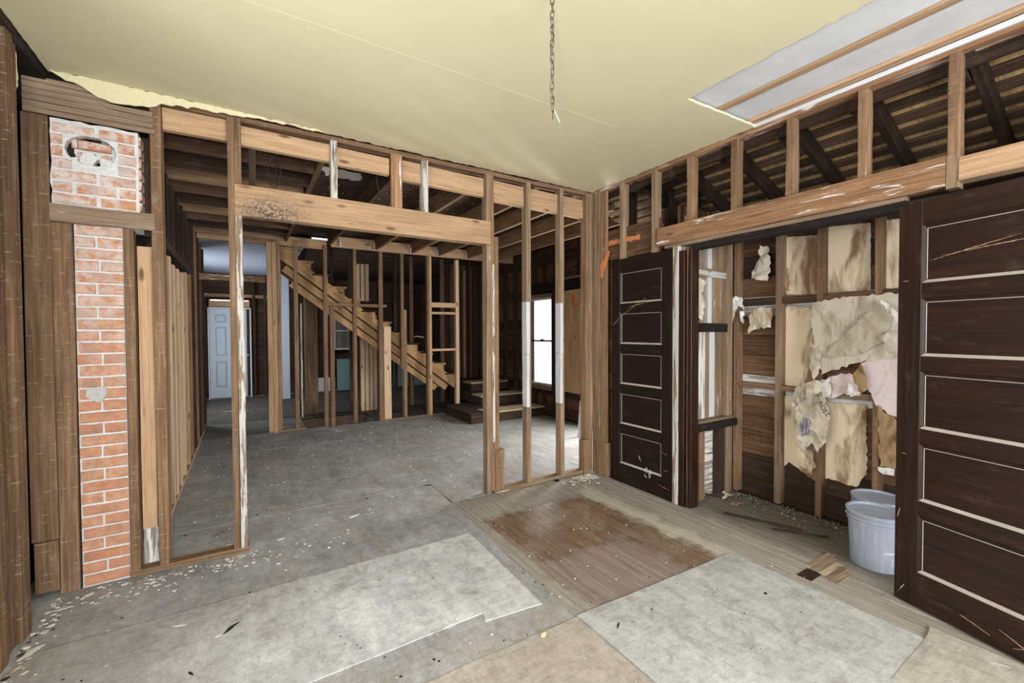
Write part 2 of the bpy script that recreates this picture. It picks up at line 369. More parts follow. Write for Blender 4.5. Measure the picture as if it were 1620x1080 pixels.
GR = {'z': Matrix(((1, 0, 0), (0, 1, 0), (0, 0, 1))),
      'x': Matrix(((0, 0, 1), (1, 0, 0), (0, 1, 0))),
      'y': Matrix(((0, 1, 0), (0, 0, 1), (1, 0, 0)))}
def bx(name, x0, x1, y0, y1, z0, z1, mat, parent, grain=None, ch=0.003, seg=1, jit=0.0, tilt=0.0):
    dx, dy, dz = x1-x0, y1-y0, z1-z0
    if grain is None: grain = 'zxy'[[dz, dx, dy].index(max(dz, dx, dy))]
    if grain == 'z': w, h, L = dx, dy, dz; loc = Vector(((x0+x1)/2, (y0+y1)/2, z0))
    elif grain == 'x': w, h, L = dy, dz, dx; loc = Vector((x0, (y0+y1)/2, (z0+z1)/2))
    else: w, h, L = dz, dx, dy; loc = Vector(((x0+x1)/2, y0, (z0+z1)/2))
    if seg > 1 and jit: key = random.randrange(4)
    else: key = None
    me = boxmesh(w, h, L, ch, seg, jit, key)
    R = GR[grain]
    if tilt: R = R @ Matrix.Rotation(random.uniform(-tilt, tilt), 3, 'X') @ Matrix.Rotation(random.uniform(-tilt, tilt), 3, 'Y')
    return link(name, me, M[mat] if isinstance(mat, str) else mat, parent, Matrix.Translation(loc) @ R.to_4x4())

def beam(name, a, b, w, h, mat, parent, up=(0, 0, 1), ch=0.003, seg=1, jit=0.0):
    """Square timber from a to b; h along up, w across."""
    a, b = Vector(a), Vector(b); d = (b-a); L = d.length; z = d.normalized()
    x = Vector(up).cross(z)
    if x.length < 1e-4: x = Vector((1, 0, 0))
    x.normalize(); y = z.cross(x)
    mm = Matrix.Identity(4)
    for i in range(3): mm[i][0] = x[i]; mm[i][1] = y[i]; mm[i][2] = z[i]; mm[i][3] = a[i]
    return link(name, boxmesh(w, h, L, ch, seg, jit, random.randrange(9) if jit else None), M[mat], parent, mm)

def ragged(pts, step, amp, seed):
    """Outline points -> the same outline with a torn edge."""
    rr = random.Random(seed); out = []
    n_ = len(pts)
    for i in range(n_):
        p, q = pts[i], pts[(i+1) % n_]
        a_ = amp
        if len(p) > 2: a_ = p[2]
        dx, dy = q[0]-p[0], q[1]-p[1]; L = math.hypot(dx, dy); k = max(1, int(L/step))
        for j in range(k):
            f = j/k; s = 0 if j == 0 else rr.uniform(-a_, a_)
            out.append((p[0]+dx*f-dy/L*s, p[1]+dy*f+dx/L*s))
    return out

def sheet(name, outline, mat, parent, o, ux, uy, thick=0.002, amp=0.012, step=0.03, crumple=0.0, grid=0.06, seed=1, hole=None, curl=0.0):
    """A torn sheet of real thickness: outline in its own plane (o + a*ux + b*uy), its face towards ux x uy."""
    out = ragged(outline, step, amp, seed)
    pts = [Vector(p) for p in out]; nO = len(pts)
    edges = [(i, (i+1) % nO) for i in range(nO)]
    hs = []
    if hole:
        hs = ragged(hole, step*0.7, amp, seed+5); k0 = len(pts)
        pts += [Vector(p) for p in hs]; edges += [(k0+i, k0+(i+1) % len(hs)) for i in range(len(hs))]
    def inside(x, y, poly):
        c = False; j = len(poly)-1
        for i in range(len(poly)):
            if (poly[i][1] > y) != (poly[j][1] > y) and x < (poly[j][0]-poly[i][0])*(y-poly[i][1])/(poly[j][1]-poly[i][1])+poly[i][0]: c = not c
            j = i
        return c
    rr = random.Random(seed+9)
    if crumple or curl:
        xs = [p[0] for p in out]; ys = [p[1] for p in out]
        x = min(xs)
        while x < max(xs):
            y = min(ys)
            while y < max(ys):
                q = (x+rr.uniform(-.3, .3)*grid, y+rr.uniform(-.3, .3)*grid)
                if inside(q[0], q[1], out) and not (hs and inside(q[0], q[1], hs)): pts.append(Vector(q))
                y += grid
            x += grid
    vs, _, fs, *_ = delaunay_2d_cdt(pts, edges, [], 0, 1e-5)
    ux, uy = Vector(ux).normalized(), Vector(uy).normalized(); nn = ux.cross(uy); o = Vector(o)
    good = []
    for f in fs:
        c = sum((vs[i] for i in f), Vector((0, 0)))/len(f)
        if inside(c[0], c[1], out) and not (hs and inside(c[0], c[1], hs)):
            area2 = sum(vs[f[i]][0]*vs[f[(i+1) % len(f)]][1]-vs[f[(i+1) % len(f)]][0]*vs[f[i]][1] for i in range(len(f)))
            good.append(tuple(f) if area2 > 0 else tuple(reversed(f)))
    bm = bmesh.new(); ymin = min(v[1] for v in vs); ymax = max(v[1] for v in vs)
    bv = []
    for v in vs:
        d = 0.0
        if crumple: d += crumple*noise.noise(Vector((v[0]*9, v[1]*9, seed*3.1)))+crumple*0.5*noise.noise(Vector((v[0]*24, v[1]*24, seed*1.7)))
        if curl: d += curl*((ymax-v[1])/(ymax-ymin))**2
        bv.append(bm.verts.new(o+ux*v[0]+uy*v[1]+nn*(d+thick)))
    for f in good:
        try: bm.faces.new([bv[i] for i in f])
        except ValueError: pass
    for v in [v for v in bm.verts if not v.link_faces]: bm.verts.remove(v)
    top = list(bm.faces)
    ret = bmesh.ops.duplicate(bm, geom=top)
    dup = [g for g in ret['geom'] if isinstance(g, bmesh.types.BMFace)]
    vmap = ret['vert_map']
    bnd = [e for e in bm.edges if len(e.link_faces) == 1 and e.link_faces[0] in set(top)]
    sides = []
    for e in bnd:
        l = e.link_loops[0]; a, b = l.vert, l.link_loop_next.vert
        sides.append((b, a, vmap[a], vmap[b]))
    for f in dup: f.normal_flip()
    for v in {v for f in dup for v in f.verts}: v.co -= nn*thick
    for s in sides:
        try: bm.faces.new(s)
        except ValueError: pass
    me = bpy.data.meshes.new(name); bm.to_mesh(me); bm.free()
    return link(name, me, M[mat], parent)

def tube(name, pts, r, mat, parent, n_=6, closed=False):
    bm = bmesh.new(); P = [Vector(p) for p in pts]; rings = []
    for i, p in enumerate(P):
        if closed: d = P[(i+1) % len(P)]-P[i-1]
        else: d = (P[min(i+1, len(P)-1)]-P[max(i-1, 0)])
        d.normalize(); x = d.orthogonal() if abs(d.z) > 0.99 else d.cross(Vector((0, 0, 1)))
        x.normalize(); y = d.cross(x)
        rings.append([bm.verts.new(p+x*r*math.cos(2*math.pi*k/n_)+y*r*math.sin(2*math.pi*k/n_)) for k in range(n_)])
    for i in range(len(P) if closed else len(P)-1):
        A, B = rings[i], rings[(i+1) % len(P)]
        for k in range(n_): bm.faces.new((A[k], A[(k+1) % n_], B[(k+1) % n_], B[k]))
    if not closed: bm.faces.new(list(reversed(rings[0]))); bm.faces.new(rings[-1])
    bmesh.ops.recalc_face_normals(bm, faces=bm.faces)
    me = bpy.data.meshes.new(name); bm.to_mesh(me); bm.free()
    for p_ in me.polygons: p_.use_smooth = True
    return link(name, me, M[mat], parent)

def lathe(name, prof, mat, parent, n_=40):
    bm = bmesh.new(); rings = []
    for r, z in prof: rings.append([bm.verts.new((r*math.cos(2*math.pi*k/n_), r*math.sin(2*math.pi*k/n_), z)) for k in range(n_)])
    for A, B in zip(rings, rings[1:]):
        for k in range(n_): bm.faces.new((A[k], A[(k+1) % n_], B[(k+1) % n_], B[k]))
    bm.faces.new(list(reversed(rings[0]))); bm.faces.new(rings[-1])
    bmesh.ops.remove_doubles(bm, verts=bm.verts, dist=1e-6); bmesh.ops.recalc_face_normals(bm, faces=bm.faces)
    me = bpy.data.meshes.new(name); bm.to_mesh(me); bm.free()
    for p_ in me.polygons: p_.use_smooth = True
    me.set_sharp_from_angle(angle=math.radians(40)) if hasattr(me, 'set_sharp_from_angle') else None
    return link(name, me, M[mat], parent)

def planks(parent, ax, pos, thick, u0, u1, z0, z1, h, mat, holes=(), name='plank', mats=None, gap=0.004, brk=None):
    """Horizontal boards on a wall whose normal is ax ('x' or 'y'), each an object of its own, stopped at the holes."""
    z = z0; row = 0
    while z < z1-0.03:
        zt = min(z+h*random.uniform(0.93, 1.07), z1); spans = [(u0, u1)]
        for (a, b, c, d) in holes:
            if zt > c+0.01 and z < d-0.01:
                ns = []
                for s, e in spans:
                    if b <= s or a >= e: ns.append((s, e)); continue
                    if a > s: ns.append((s, a))
                    if b < e: ns.append((b, e))
                spans = ns
        for s, e in spans:
            cuts = [s, e]
            if brk and e-s > brk*1.3: cuts = [s, s+random.uniform(0.35, 0.65)*(e-s), e]
            for p, q in zip(cuts, cuts[1:]):
                if q-p < 0.02: continue
                mt = mats[row % len(mats)] if mats else mat; dd = random.uniform(-.003, .003)
                if ax == 'x': bx(name, pos+dd, pos+thick+dd, p+.002, q-.002, z+gap/2, zt-gap/2, mt, parent, 'y')
                else: bx(name, p+.002, q-.002, pos+dd, pos+thick+dd, z+gap/2, zt-gap/2, mt, parent, 'x')
        z = zt; row += 1

def backing(parent, ax, pos, thick, u0, u1, z0, z1, mat, holes=(), name='sheathing'):
    """Solid wall behind the boards with real openings."""
    us = sorted({u0, u1, *[h[0] for h in holes], *[h[1] for h in holes]})
    for a, b in zip(us, us[1:]):
        zs = [(z0, z1)]
        for h in holes:
            if h[0] < (a+b)/2 < h[1]:
                zs = [(s, min(e, h[2])) for s, e in zs if s < h[2]] + [(max(s, h[3]), e) for s, e in zs if e > h[3]]
        for s, e in zs:
            if e-s < 0.01: continue
            if ax == 'x': bx(name, pos, pos+thick, a, b, s, e, mat, parent, 'z')
            else: bx(name, a, b, pos, pos+thick, s, e, mat, parent, 'z')

# ================================================================== the setting
# ---------------------------------------------------------------- floor
fl_ = root('floor', 'worn wooden floor patched with grey and white underlay sheets', 'floor', 'structure')
bx('subfloor', -6.0, 1.7, -6.8, 4.12, -0.3, -0.022, 'olddk', fl_)
bx('subfloor', -6.0, -2.42, 4.12, 9.3, -0.3, -0.022, 'olddk', fl_)
bx('subfloor', -1.3, 2.2, 4.12, 9.3, -0.3, -0.022, 'olddk', fl_)
bx('subfloor', -2.42, -1.3, 5.05, 9.3, -0.3, -0.022, 'olddk', fl_)
bx('subfloor', -2.6, -1.1, 4.0, 5.2, -1.3, -1.2, 'black', fl_)
# old strip floorboards running away from the camera
x = -1.86; i = 0
while x < 0.76:
    w = 0.082; y = -3.62
    while y < (0.02 if x < -0.05 else -1.12):
        L = random.uniform(0.9, 1.9); y1 = min(y+L, 0.02 if x < -0.05 else -1.12)
        if y1-y > 0.08:
            d = random.uniform(-.0012, .0012)
            bx('floorboard', x+.0012, x+w-.0012, y+.001, y1-.001, -0.03, -0.006+d, 'fplank', fl_, 'y', ch=0.002)
        y = y1
    x += w; i += 1
for k in range(5):
    q = hit(1300+k*9, 884+k*6, 2, 0.0)
    bx('patch_board', q.x-0.16, q.x+0.13-.02*k, q.y-.024, q.y+.024, -0.007, -0.001+0.001*(k % 2), 'tread' if k == 2 else 'lath', fl_, 'x', seg=2, jit=.002)
q = hit(1277, 906, 2, 0.0)
bx('dark_patch', q.x-0.07, q.x+0.07, q.y-.055, q.y+.03, -0.006, -0.0015, 'door', fl_, 'x')
# underlay sheets; their edges lie where the photograph shows them
def fsheet(outline, mat, z=-0.0005, seed=1, amp=0.003, th=0.006, step=0.12, label=None):
    o = sheet('underlay_sheet', outline, mat, fl_, (0, 0, z-th), (1, 0, 0), (0, 1, 0), th, amp, step, 0, seed=seed)
    if label: o['label'] = label
    return o
S = 0.0025
fsheet([(-4.22, -1.53), (-2.19, -1.505), (-2.21, -1.575), (-1.862, -1.615), (-1.83, -0.605), (-4.22, -0.60)], 'fwhite', 0.002, 2, label='white worn underlay sheet in the middle of the floor')
fsheet([(-1.763, -6.5), (-0.40, -6.5), (-0.40, -2.90), (-0.41, -1.862), (-1.766, -1.802)], 'fwhite2', 0.002, 3, label='large cream underlay sheet before the broad dark door')
fsheet([(-0.875, -6.5), (-0.22, -6.5), (-0.26, -2.86), (-0.36, -2.875), (-0.86, -2.885)], 'fbeige', 0.004, 4)
fsheet([(-4.3, -6.5), (-1.772, -6.5), (-1.772, -1.806), (-2.66, -1.79), (-4.3, -1.80)], 'ftan', 0.000, 5, label='tan underlay sheet')
fsheet([(-4.44, -1.797), (-1.775, -1.797), (-1.74, -0.62), (-1.70, -0.2), (-1.69, 0.55), (-1.83, 0.6), (-4.44, 0.6)], 'fgrey', -0.003, 6)
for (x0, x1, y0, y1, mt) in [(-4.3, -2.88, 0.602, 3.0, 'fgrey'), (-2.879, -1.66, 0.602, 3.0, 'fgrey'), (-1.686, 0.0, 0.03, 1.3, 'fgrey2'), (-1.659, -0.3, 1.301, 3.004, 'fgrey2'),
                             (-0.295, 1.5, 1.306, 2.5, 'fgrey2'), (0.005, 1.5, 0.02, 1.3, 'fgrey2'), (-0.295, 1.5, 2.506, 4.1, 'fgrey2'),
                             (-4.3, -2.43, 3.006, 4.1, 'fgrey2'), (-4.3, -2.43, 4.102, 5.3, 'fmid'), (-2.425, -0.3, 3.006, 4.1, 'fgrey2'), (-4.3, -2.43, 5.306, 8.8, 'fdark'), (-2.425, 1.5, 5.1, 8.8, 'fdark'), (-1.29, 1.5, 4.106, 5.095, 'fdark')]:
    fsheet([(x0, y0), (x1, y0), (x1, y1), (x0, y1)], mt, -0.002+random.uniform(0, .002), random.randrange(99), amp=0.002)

# ---------------------------------------------------------------- ceiling
ce = root('ceiling', 'yellow painted ceiling torn open along the right edge', 'ceiling', 'structure')
o = sheet('ceiling_wallboard', [(-4.24, 0.0, 0.002), (-4.24, 6.6, 0.0), (-0.80, 6.6, 0.014), (-0.782, 1.764, 0.004), (-0.012, 1.79, 0.008), (-0.006, 0.0, 0.012)],
      'ceil', ce, (0, 0, H+0.016), (1, 0, 0), (0, -1, 0), 0.016, 0.01, 0.03, 0, seed=3)
bx('ceiling_core', -4.6, 0.10, -6.8, 0.12, H+0.05, H+0.12, 'olddk', ce, 'y')
for a, b, z, mt in [(-0.86, -0.452, 0.034, 'ceilw'), (-0.448, -0.385, 0.022, 'fresh'), (-0.381, -0.092, 0.034, 'ceilw'), (-0.088, -0.022, 0.018, 'fresh')]:
    bx('ceiling_board', a, b, -6.6, -1.70, H+z, H+0.05, mt, ce, 'y', seg=3, jit=0.003)
bx('edge_strip', -0.021, 0.004, -6.6, -1.78, H-0.006, H+0.02, 'trimw', ce, 'y', seg=6, jit=0.003)
for (x0, x1, y0, y1) in [(-4.24, -0.9, -1.24, -1.20), (-2.12, -2.07, -4.3, -1.25), (-3.0, -2.96, -1.19, -0.02), (-1.6, -1.56, -1.19, -0.02)]:
    bx('seam_ridge', x0, x1, y0, y1, H-0.0005, H+0.004, 'ceil', ce, ch=0.0005)

# ---------------------------------------------------------------- back wall of bare studs
wb = root('wall_back', 'bare stud wall with a wide opening under a pale header beam', 'wall', 'structure')
bx('sole_plate', -3.93, -3.28, -0.005, 0.09, 0.0, 0.035, 'mid', wb, 'x', seg=4, jit=.004)
bx('sole_plate', -1.26, -0.02, -0.005, 0.09, 0.0, 0.035, 'grey', wb, 'x', seg=4, jit=.004)
bx('stud', -3.785, -3.727, 0.0, 0.10, 0.03, 3.06, 'old', wb, seg=4, jit=.002)
bx('stud', -3.372, -3.331, 0.0, 0.09, 0.03, 3.06, 'mid', wb, seg=3, jit=.002)
bx('stud', -3.330, -3.289, 0.002, 0.09, 2.606, 3.06, 'mid', wb)
bx('jack_stud', -3.330, -3.289, -0.002, 0.088, 0.03, 2.384, 'whitep', wb, seg=4, jit=.002)
bx('header_beam', -3.332, -1.292, -0.006, 0.085, 2.386, 2.603, 'headerm', wb, 'x', seg=3, jit=.002)
beam('top_beam', (-3.726, 0.075, 2.975), (-3.373, 0.075, 2.98), 0.05, 0.145, 'fresh', wb)
beam('top_beam', (-3.288, 0.075, 2.965), (-2.69, 0.075, 2.965), 0.05, 0.135, 'fresh', wb)
beam('top_beam', (-2.648, 0.075, 2.955), (-2.233, 0.075, 2.95), 0.05, 0.14, 'fresh', wb)
beam('top_beam', (-2.132, 0.075, 2.945), (-1.33, 0.075, 2.93), 0.05, 0.17, 'fresh', wb)
beam('top_beam', (-1.25, 0.075, 2.92), (-0.06, 0.075, 2.905), 0.05, 0.20, 'fresh', wb)
beam('top_plate', (-3.73, 0.062, 3.068), (-0.02, 0.062, 3.068), 0.085, 0.036, 'mid', wb, seg=8, jit=.005)
bx('cripple_stud', -3.243, -3.20, 0.09, 0.13, 2.606, 3.05, 'olddk', wb)
bx('cripple_stud', -2.70, -2.652, 0.0, 0.075, 2.604, 3.05, 'whitep', wb, seg=2, jit=.003)
bx('cripple_stud', -2.228, -2.136, 0.005, 0.045, 2.604, 3.05, 'orange', wb)
bx('cripple_stud', -1.955, -1.905, 0.0, 0.085, 2.604, 3.05, 'whitep', wb, seg=2, jit=.003)
bx('king_stud', -1.335, -1.292, 0.002, 0.09, 2.604, 3.05, 'grey', wb)
bx('king_stud', -1.290, -1.252, 0.0, 0.09, 0.03, 3.06, 'mid', wb, seg=4, jit=.003)
bx('jack_stud', -1.335, -1.292, 0.0, 0.09, 0.0, 2.384, 'grey', wb, seg=4, jit=.003)
bx('trimmer', -1.250, -1.198, 0.01, 0.09, 0.0, 2.47, 'mid', wb, seg=3, jit=.003)
bx('paint_strip', -1.272, -1.25, -0.006, 0.0, 0.5, 2.2, 'whitep', wb, seg=3, jit=.002)
bx('base_block', -1.250, -1.155, -0.012, 0.085, 0.036, 0.42, 'mid', wb, seg=2, jit=.002)
for x0, mt in ((-0.878, 'grey'), (-0.452, 'grey')):
    bx('stud', x0, x0+0.052, 0.0, 0.088, 0.035, 3.06, mt, wb, seg=5, jit=.003)
    bx('paint_sleeve', x0-0.006, x0+0.032, -0.008, 0.080, 1.33, 1.86, 'sleeve', wb, seg=4, jit=.002)
    bx('paint_sleeve', x0-0.005, x0+0.030, -0.007, 0.080, 0.80, 1.325, 'sleeve', wb, seg=4, jit=.003)
bx('corner_post', -0.098, -0.052, 0.0, 0.09, 0.0, 3.07, 'mid', wb, seg=4, jit=.003)
bx('corner_post', -0.050, -0.002, -0.004, 0.09, 0.0, 3.07, 'grey', wb, seg=4, jit=.004)
bx('base_block', -0.150, -0.075, -0.03, 0.06, 0.0, 0.37, 'mid', wb)
# the lath and board covering in the corner by the chimney
z = 2.832
for k in range(6):
    xr = -3.762 - (0.0, 0.0, 0.0, 0.0, 0.18, 0.28)[k] + random.uniform(-.006, .006)
    bx('lath', -4.345, xr, -0.016, -0.004, z+.0015, z+0.0335, 'lath', wb, 'x', seg=4, jit=.0025)
    z += 0.0355
sheet('plaster_scrap', [(-4.225, 3.085), (-4.16, 3.045), (-4.09, 3.03), (-4.02, 2.985), (-3.93, 2.972), (-3.85, 2.98), (-3.78, 2.99), (-3.72, 3.03), (-3.4, 3.058), (-3.2, 3.07), (-2.75, 3.078), (-2.7, 3.088), (-4.22, 3.0885)],
      'paperY', wb, (0, -0.028, 0), (1, 0, 0), (0, 0, 1), 0.01, 0.008, 0.025, seed=11)
bx('wide_board', -4.362, -4.249, 0.0, 0.03, 0.335, 2.832, 'old', wb, seg=4, jit=.003)
bx('wide_board', -4.352, -4.249, -0.004, 0.03, 0.03, 0.330, 'old', wb)
bx('wide_board', -4.246, -4.157, 0.0, 0.03, 0.0, 2.215, 'old', wb, seg=4, jit=.003)
bx('rail_board', -4.246, -3.768, -0.014, 0.012, 2.218, 2.325, 'lath', wb, 'x', seg=3, jit=.003)
bx('stud', -3.926, -3.878, 0.0, 0.09, 0.03, 2.216, 'old', wb, seg=4, jit=.002)
bx('back_board', -3.868, -3.792, 0.045, 0.07, 0.28, 2.12, 'fresh', wb, seg=3, jit=.003)
bx('back_board', -3.84, -3.79, 0.11, 0.13, 2.2, 2.84, 'olddk', wb)
backing(wb, 'y', 0.405, 0.03, -4.6, -3.845, 0.0, 3.2, 'black')
bx('corner_sheathing', -3.876, -3.795, 0.10, 0.12, 0.0, 0.4, 'whiteplank', wb, 'z', seg=3, jit=.004)

# ---------------------------------------------------------------- chimney in the wall
chm = root('chimney', 'red brick chimney stack with a broken flue hole, set in the stud wall', 'chimney')
def brick(x0, x1, y0, y1, z0, z1, mt='brick'):
    dx, dy, dz = x1-x0, y1-y0, z1-z0
    me = boxmesh(dy, dz, dx, 0.005, 2, 0.0025, random.randrange(3))
    return link('brick', me, M[mt], chm, Matrix.Translation((x0, (y0+y1)/2, (z0+z1)/2)) @ GR['x'].to_4x4())
bx('mortar_core', -4.152, -3.929, 0.012, 0.34, 0.0, 2.255, 'mortar', chm, 'z')
zc = 0.012; row = 0
while zc < 2.2:
    hb = 0.059
    dz = 0.0
    y0 = random.uniform(0.001, 0.005)
    patch = 1.19 < zc < 1.30
    if row % 2 == 0: brick(-4.144+random.uniform(0, .006), -3.932, y0, 0.1, zc, zc+hb)
    else:
        xm = -4.045+random.uniform(-.008, .012)
        brick(-4.148, xm-.006, y0, 0.1, zc, zc+hb); brick(xm+.006, -3.932, y0+.001, 0.1, zc, zc+hb)
    zc += 0.0715; row += 1
P = hit(132, 655, 1, 0.0)
sheet('cement_patch', [(-4.115, 1.175), (-4.058, 1.135), (-4.038, 1.14), (-4.020, 1.19), (-4.018, 1.222), (-4.05, 1.232), (-4.11, 1.222)], 'stone', chm, (0, 0.0, 0), (1, 0, 0), (0, 0, 1), 0.008, 0.003, 0.02, seed=4)
# upper, wider stack with the flue hole
bx('mortar_core', -4.243, -3.85, 0.062, 0.40, 2.255, 2.84, 'mortar', chm, 'z')
cx, cz = wx(143, 238), hit(143, 238, 1, 0)[2]
hole = [(cx+0.118*math.cos(a)*1.0, cz+0.090*math.sin(a)+0.0) for a in [k*math.pi/7 for k in range(14)]]
sheet('mortar_face', [(-4.243, 2.326), (-3.848, 2.326), (-3.848, 2.832), (-4.243, 2.832)], 'mortar', chm, (0, 0.060, 0), (1, 0, 0), (0, 0, 1), 0.046, 0.005, 0.04, seed=8, hole=hole)
arc = [(cx+0.122*math.cos(t), cz+0.095*math.sin(t)) for t in [1.2+0.22*k for k in range(12)]] + [(cx+0.086*math.cos(t), cz+0.074*math.sin(t)) for t in [1.2+0.22*k for k in range(11, -1, -1)]]
sheet('dark_rim', arc, 'rimdk', chm, (0, 0.0605, 0), (1, 0, 0), (0, 0, 1), 0.004, 0.004, 0.02, seed=31)  # near-black pieces round the rim of the hole
sheet('dark_rim', [(cx-0.03, cz+0.07), (cx+0.11, cz+0.055), (cx+0.12, cz+0.066), (cx-0.02, cz+0.085)], 'rimdk', chm, (0, 0.0605, 0), (1, 0, 0), (0, 0, 1), 0.004, 0.004, 0.02, seed=32)
sheet('dark_rim', [(cx+0.01, cz-0.095), (cx+0.05, cz-0.095), (cx+0.05, cz-0.05), (cx+0.01, cz-0.05)], 'rimdk', chm, (0, 0.0605, 0), (1, 0, 0), (0, 0, 1), 0.004, 0.004, 0.02, seed=33)
zc = 2.336; row = 0
while zc < 2.80:
    xs = [(-4.238, -4.045), (-4.03, -3.857)] if row % 2 == 0 else [(-4.24, -4.15), (-4.138, -3.955), (-3.943, -3.86)]
    for a, b in xs:
        hb = 0.056; mid = ((a+b)/2-cx)/0.14, (zc+hb/2-cz-0.01)/0.115
        inside_ = mid[0]**2+mid[1]**2 < 1
        if inside_:
            # the bricks left showing at the back of the hole
            brick(max(a, cx-.075)+.008, min(b, cx+.095)-.008, 0.036+random.uniform(0, .012), 0.064, zc, zc+hb-.004)
            if a < cx-0.12: brick(a, cx-0.125, 0.004, 0.08, zc, zc+hb)
            if b > cx+0.125: brick(cx+0.13, b, 0.004, 0.08, zc, zc+hb)
        else: brick(a+random.uniform(0, .006), b-random.uniform(0, .006), random.uniform(.004, .010), 0.09, zc, zc+hb)
    # the return of the stack
    for a, b in ([(0.02, 0.11), (0.122, 0.3)] if row % 2 else [(0.02, 0.2), (0.212, 0.3)]):
        me = boxmesh(0.056, 0.06, b-a, 0.005, 2, 0.0025, random.randrange(3))
        link('brick', me, M['brick'], chm, Matrix.Translation((-3.872+0.008, a, zc+0.028)) @ GR['y'].to_4x4())
    zc += 0.0695; row += 1
bx('mortar_side', -3.868, -3.845, 0.016, 0.4, 2.326, 2.832, 'mortar', chm, 'z')
sheet('mortar_lump', [(cx-0.055, cz-0.07), (cx+0.0, cz-0.09), (cx+0.03, cz-0.04), (cx+0.005, cz-0.01), (cx-0.04, cz+0.0)], 'mortar', chm, (0, 0.06, 0), (1, 0, 0), (0, 0, 1), 0.036, 0.006, 0.02, seed=14, crumple=0.012, grid=0.025)
sheet('mortar_lump', [(cx+0.04, cz-0.08), (cx+0.085, cz-0.085), (cx+0.095, cz-0.04), (cx+0.05, cz-0.03)], 'mortar', chm, (0, 0.06, 0), (1, 0, 0), (0, 0, 1), 0.045, 0.005, 0.02, seed=15, crumple=0.012, grid=0.025)

# ---------------------------------------------------------------- left wall
wl = root('wall_left', 'left wall of packed dark brown studs and boards', 'wall', 'structure')
ys = [-0.366, -0.42, -0.47, -0.51, -0.575, -0.625, -0.70, -0.79, -0.86, -0.95]
while ys[-1] > -6.5: ys.append(ys[-1]-random.uniform(0.06, 0.13))
for k, (a, b) in enumerate(zip(ys, ys[1:])):
    xo = -4.262 - random.choice((0.0, 0.012, 0.022, 0.004)) if k else -4.259
    zt = 3.06
    if -3.35 < b and a < -1.35 and False: pass
    if a < -1.35 and b > -3.4:
        bx('stud', xo-.07, xo, b+.002, a-.002, 0.0, 0.74, 'oldl', wl); bx('stud', xo-.07, xo, b+.002, a-.002, 2.56, zt, 'oldl', wl)
    elif k == 5:
        bx('stud', xo-.07, xo, b+.002, a-.002, 0.0, 1.5, 'oldl', wl, seg=3, jit=.002); bx('stud', xo-.08, xo-.012, b+.002, a-.002, 1.505, zt, 'oldl', wl)
    else: bx('stud', xo-.07, xo, b+.002, a-.002, 0.0, zt, 'oldl', wl, seg=4, jit=.002)
backing(wl, 'x', -4.50, 0.06, -6.8, 0.42, 0.0, 3.2, 'black', [(-3.3, -1.4, 0.75, 2.55)])  # unseen window opening added so the left fill lamp shines in
bx('top_plate', -4.36, -4.245, -0.40, 0.0, 3.03, H+0.04, 'black', wl, 'y')
bx('top_plate', -4.36, -4.245, -6.6, -0.40, 3.062, H+0.04, 'olddk', wl, 'y')
sheet('plaster_scrap', [(-0.36, 2.8), (-0.33, 2.84), (-0.34, 3.0), (-0.37, 3.02)], 'paperY', wl, (-4.27, 0, 0), (0, 1, 0), (0, 0, 1), 0.006, 0.006, 0.02, seed=2)

# ---------------------------------------------------------------- wall behind the camera, with window openings added for fill light
wr = root('wall_rear', 'plank wall behind the photographer with wide window openings added for light', 'wall', 'structure')
rh = [(-4.1, -2.4, 0.55, 2.75), (-2.2, -0.5, 0.55, 2.75)]
backing(wr, 'y', -6.62, 0.06, -4.6, 1.2, 0.0, 3.2, 'plank', rh)

# ---------------------------------------------------------------- right wall
wt = root('wall_right', 'right stud wall open to the attic above a paint-streaked header', 'wall', 'structure')
for y in (-1.216, -1.615, -2.024, -2.446, -2.856, -3.26):
    bx('cripple_stud', 0.0, 0.088, y-0.026, y+0.022, 2.515 if y > -2.7 else 2.49, 3.06, 'mid', wt, seg=3, jit=.003)
bx('cripple_stud', 0.0, 0.088, -0.452, -0.402, 2.30, 3.06, 'grey', wt, seg=3, jit=.003)
bx('cripple_stud', 0.0, 0.088, -0.860, -0.812, 2.30, 3.06, 'grey', wt, seg=3, jit=.003)
bx('top_plate', 0.0, 0.09, -6.6, -0.02, 3.058, 3.095, 'orange', wt, 'y')
bx('header_beam', -0.012, 0.085, -2.83, -0.882, 2.345, 2.513, 'orange', wt, 'y', seg=5, jit=.004)
bx('header_beam', -0.010, 0.085, -3.75, -2.883, 2.36, 2.49, 'fresh', wt, 'y', seg=3, jit=.003)
bx('header_block', -0.008, 0.085, -2.882, -2.831, 2.33, 2.51, 'grey', wt, 'z')
bx('lower_header', 0.004, 0.07, -2.66, -0.96, 2.315, 2.343, 'lath', wt, 'y', seg=6, jit=.004)
bx('head_track', 0.02, 0.13, -3.6, -1.24, 2.268, 2.313, 'black', wt, 'y', seg=3, jit=.002)
bx('head_board', 0.05, 0.075, -0.878, -0.06, 2.32, 2.63, 'plank', wt, 'y', seg=2, jit=.002)
for y0, y1, x0, x1, mt in ((-0.050, -0.006, -0.006, 0.085, 'mid'), (-0.110, -0.054, 0.0, 0.09, 'grey'), (-0.205, -0.115, 0.004, 0.04, 'mid')):
    bx('corner_stud', x0, x1, y0, y1, 0.0, 3.06, mt, wt, seg=4, jit=.003)
bx('base_block', -0.012, 0.05, -0.235, -0.08, 0.0, 0.36, 'mid', wt)
planks(wt, 'x', 0.095, 0.02, -1.05, 0.0, 0.0, 2.32, 0.185, 'plank')
bx('inner_stud', 0.30, 0.38, -0.30, -0.25, 2.5, 3.2, 'olddk', wt); bx('inner_stud', 0.45, 0.53, -0.66, -0.60, 2.5, 3.2, 'olddk', wt)
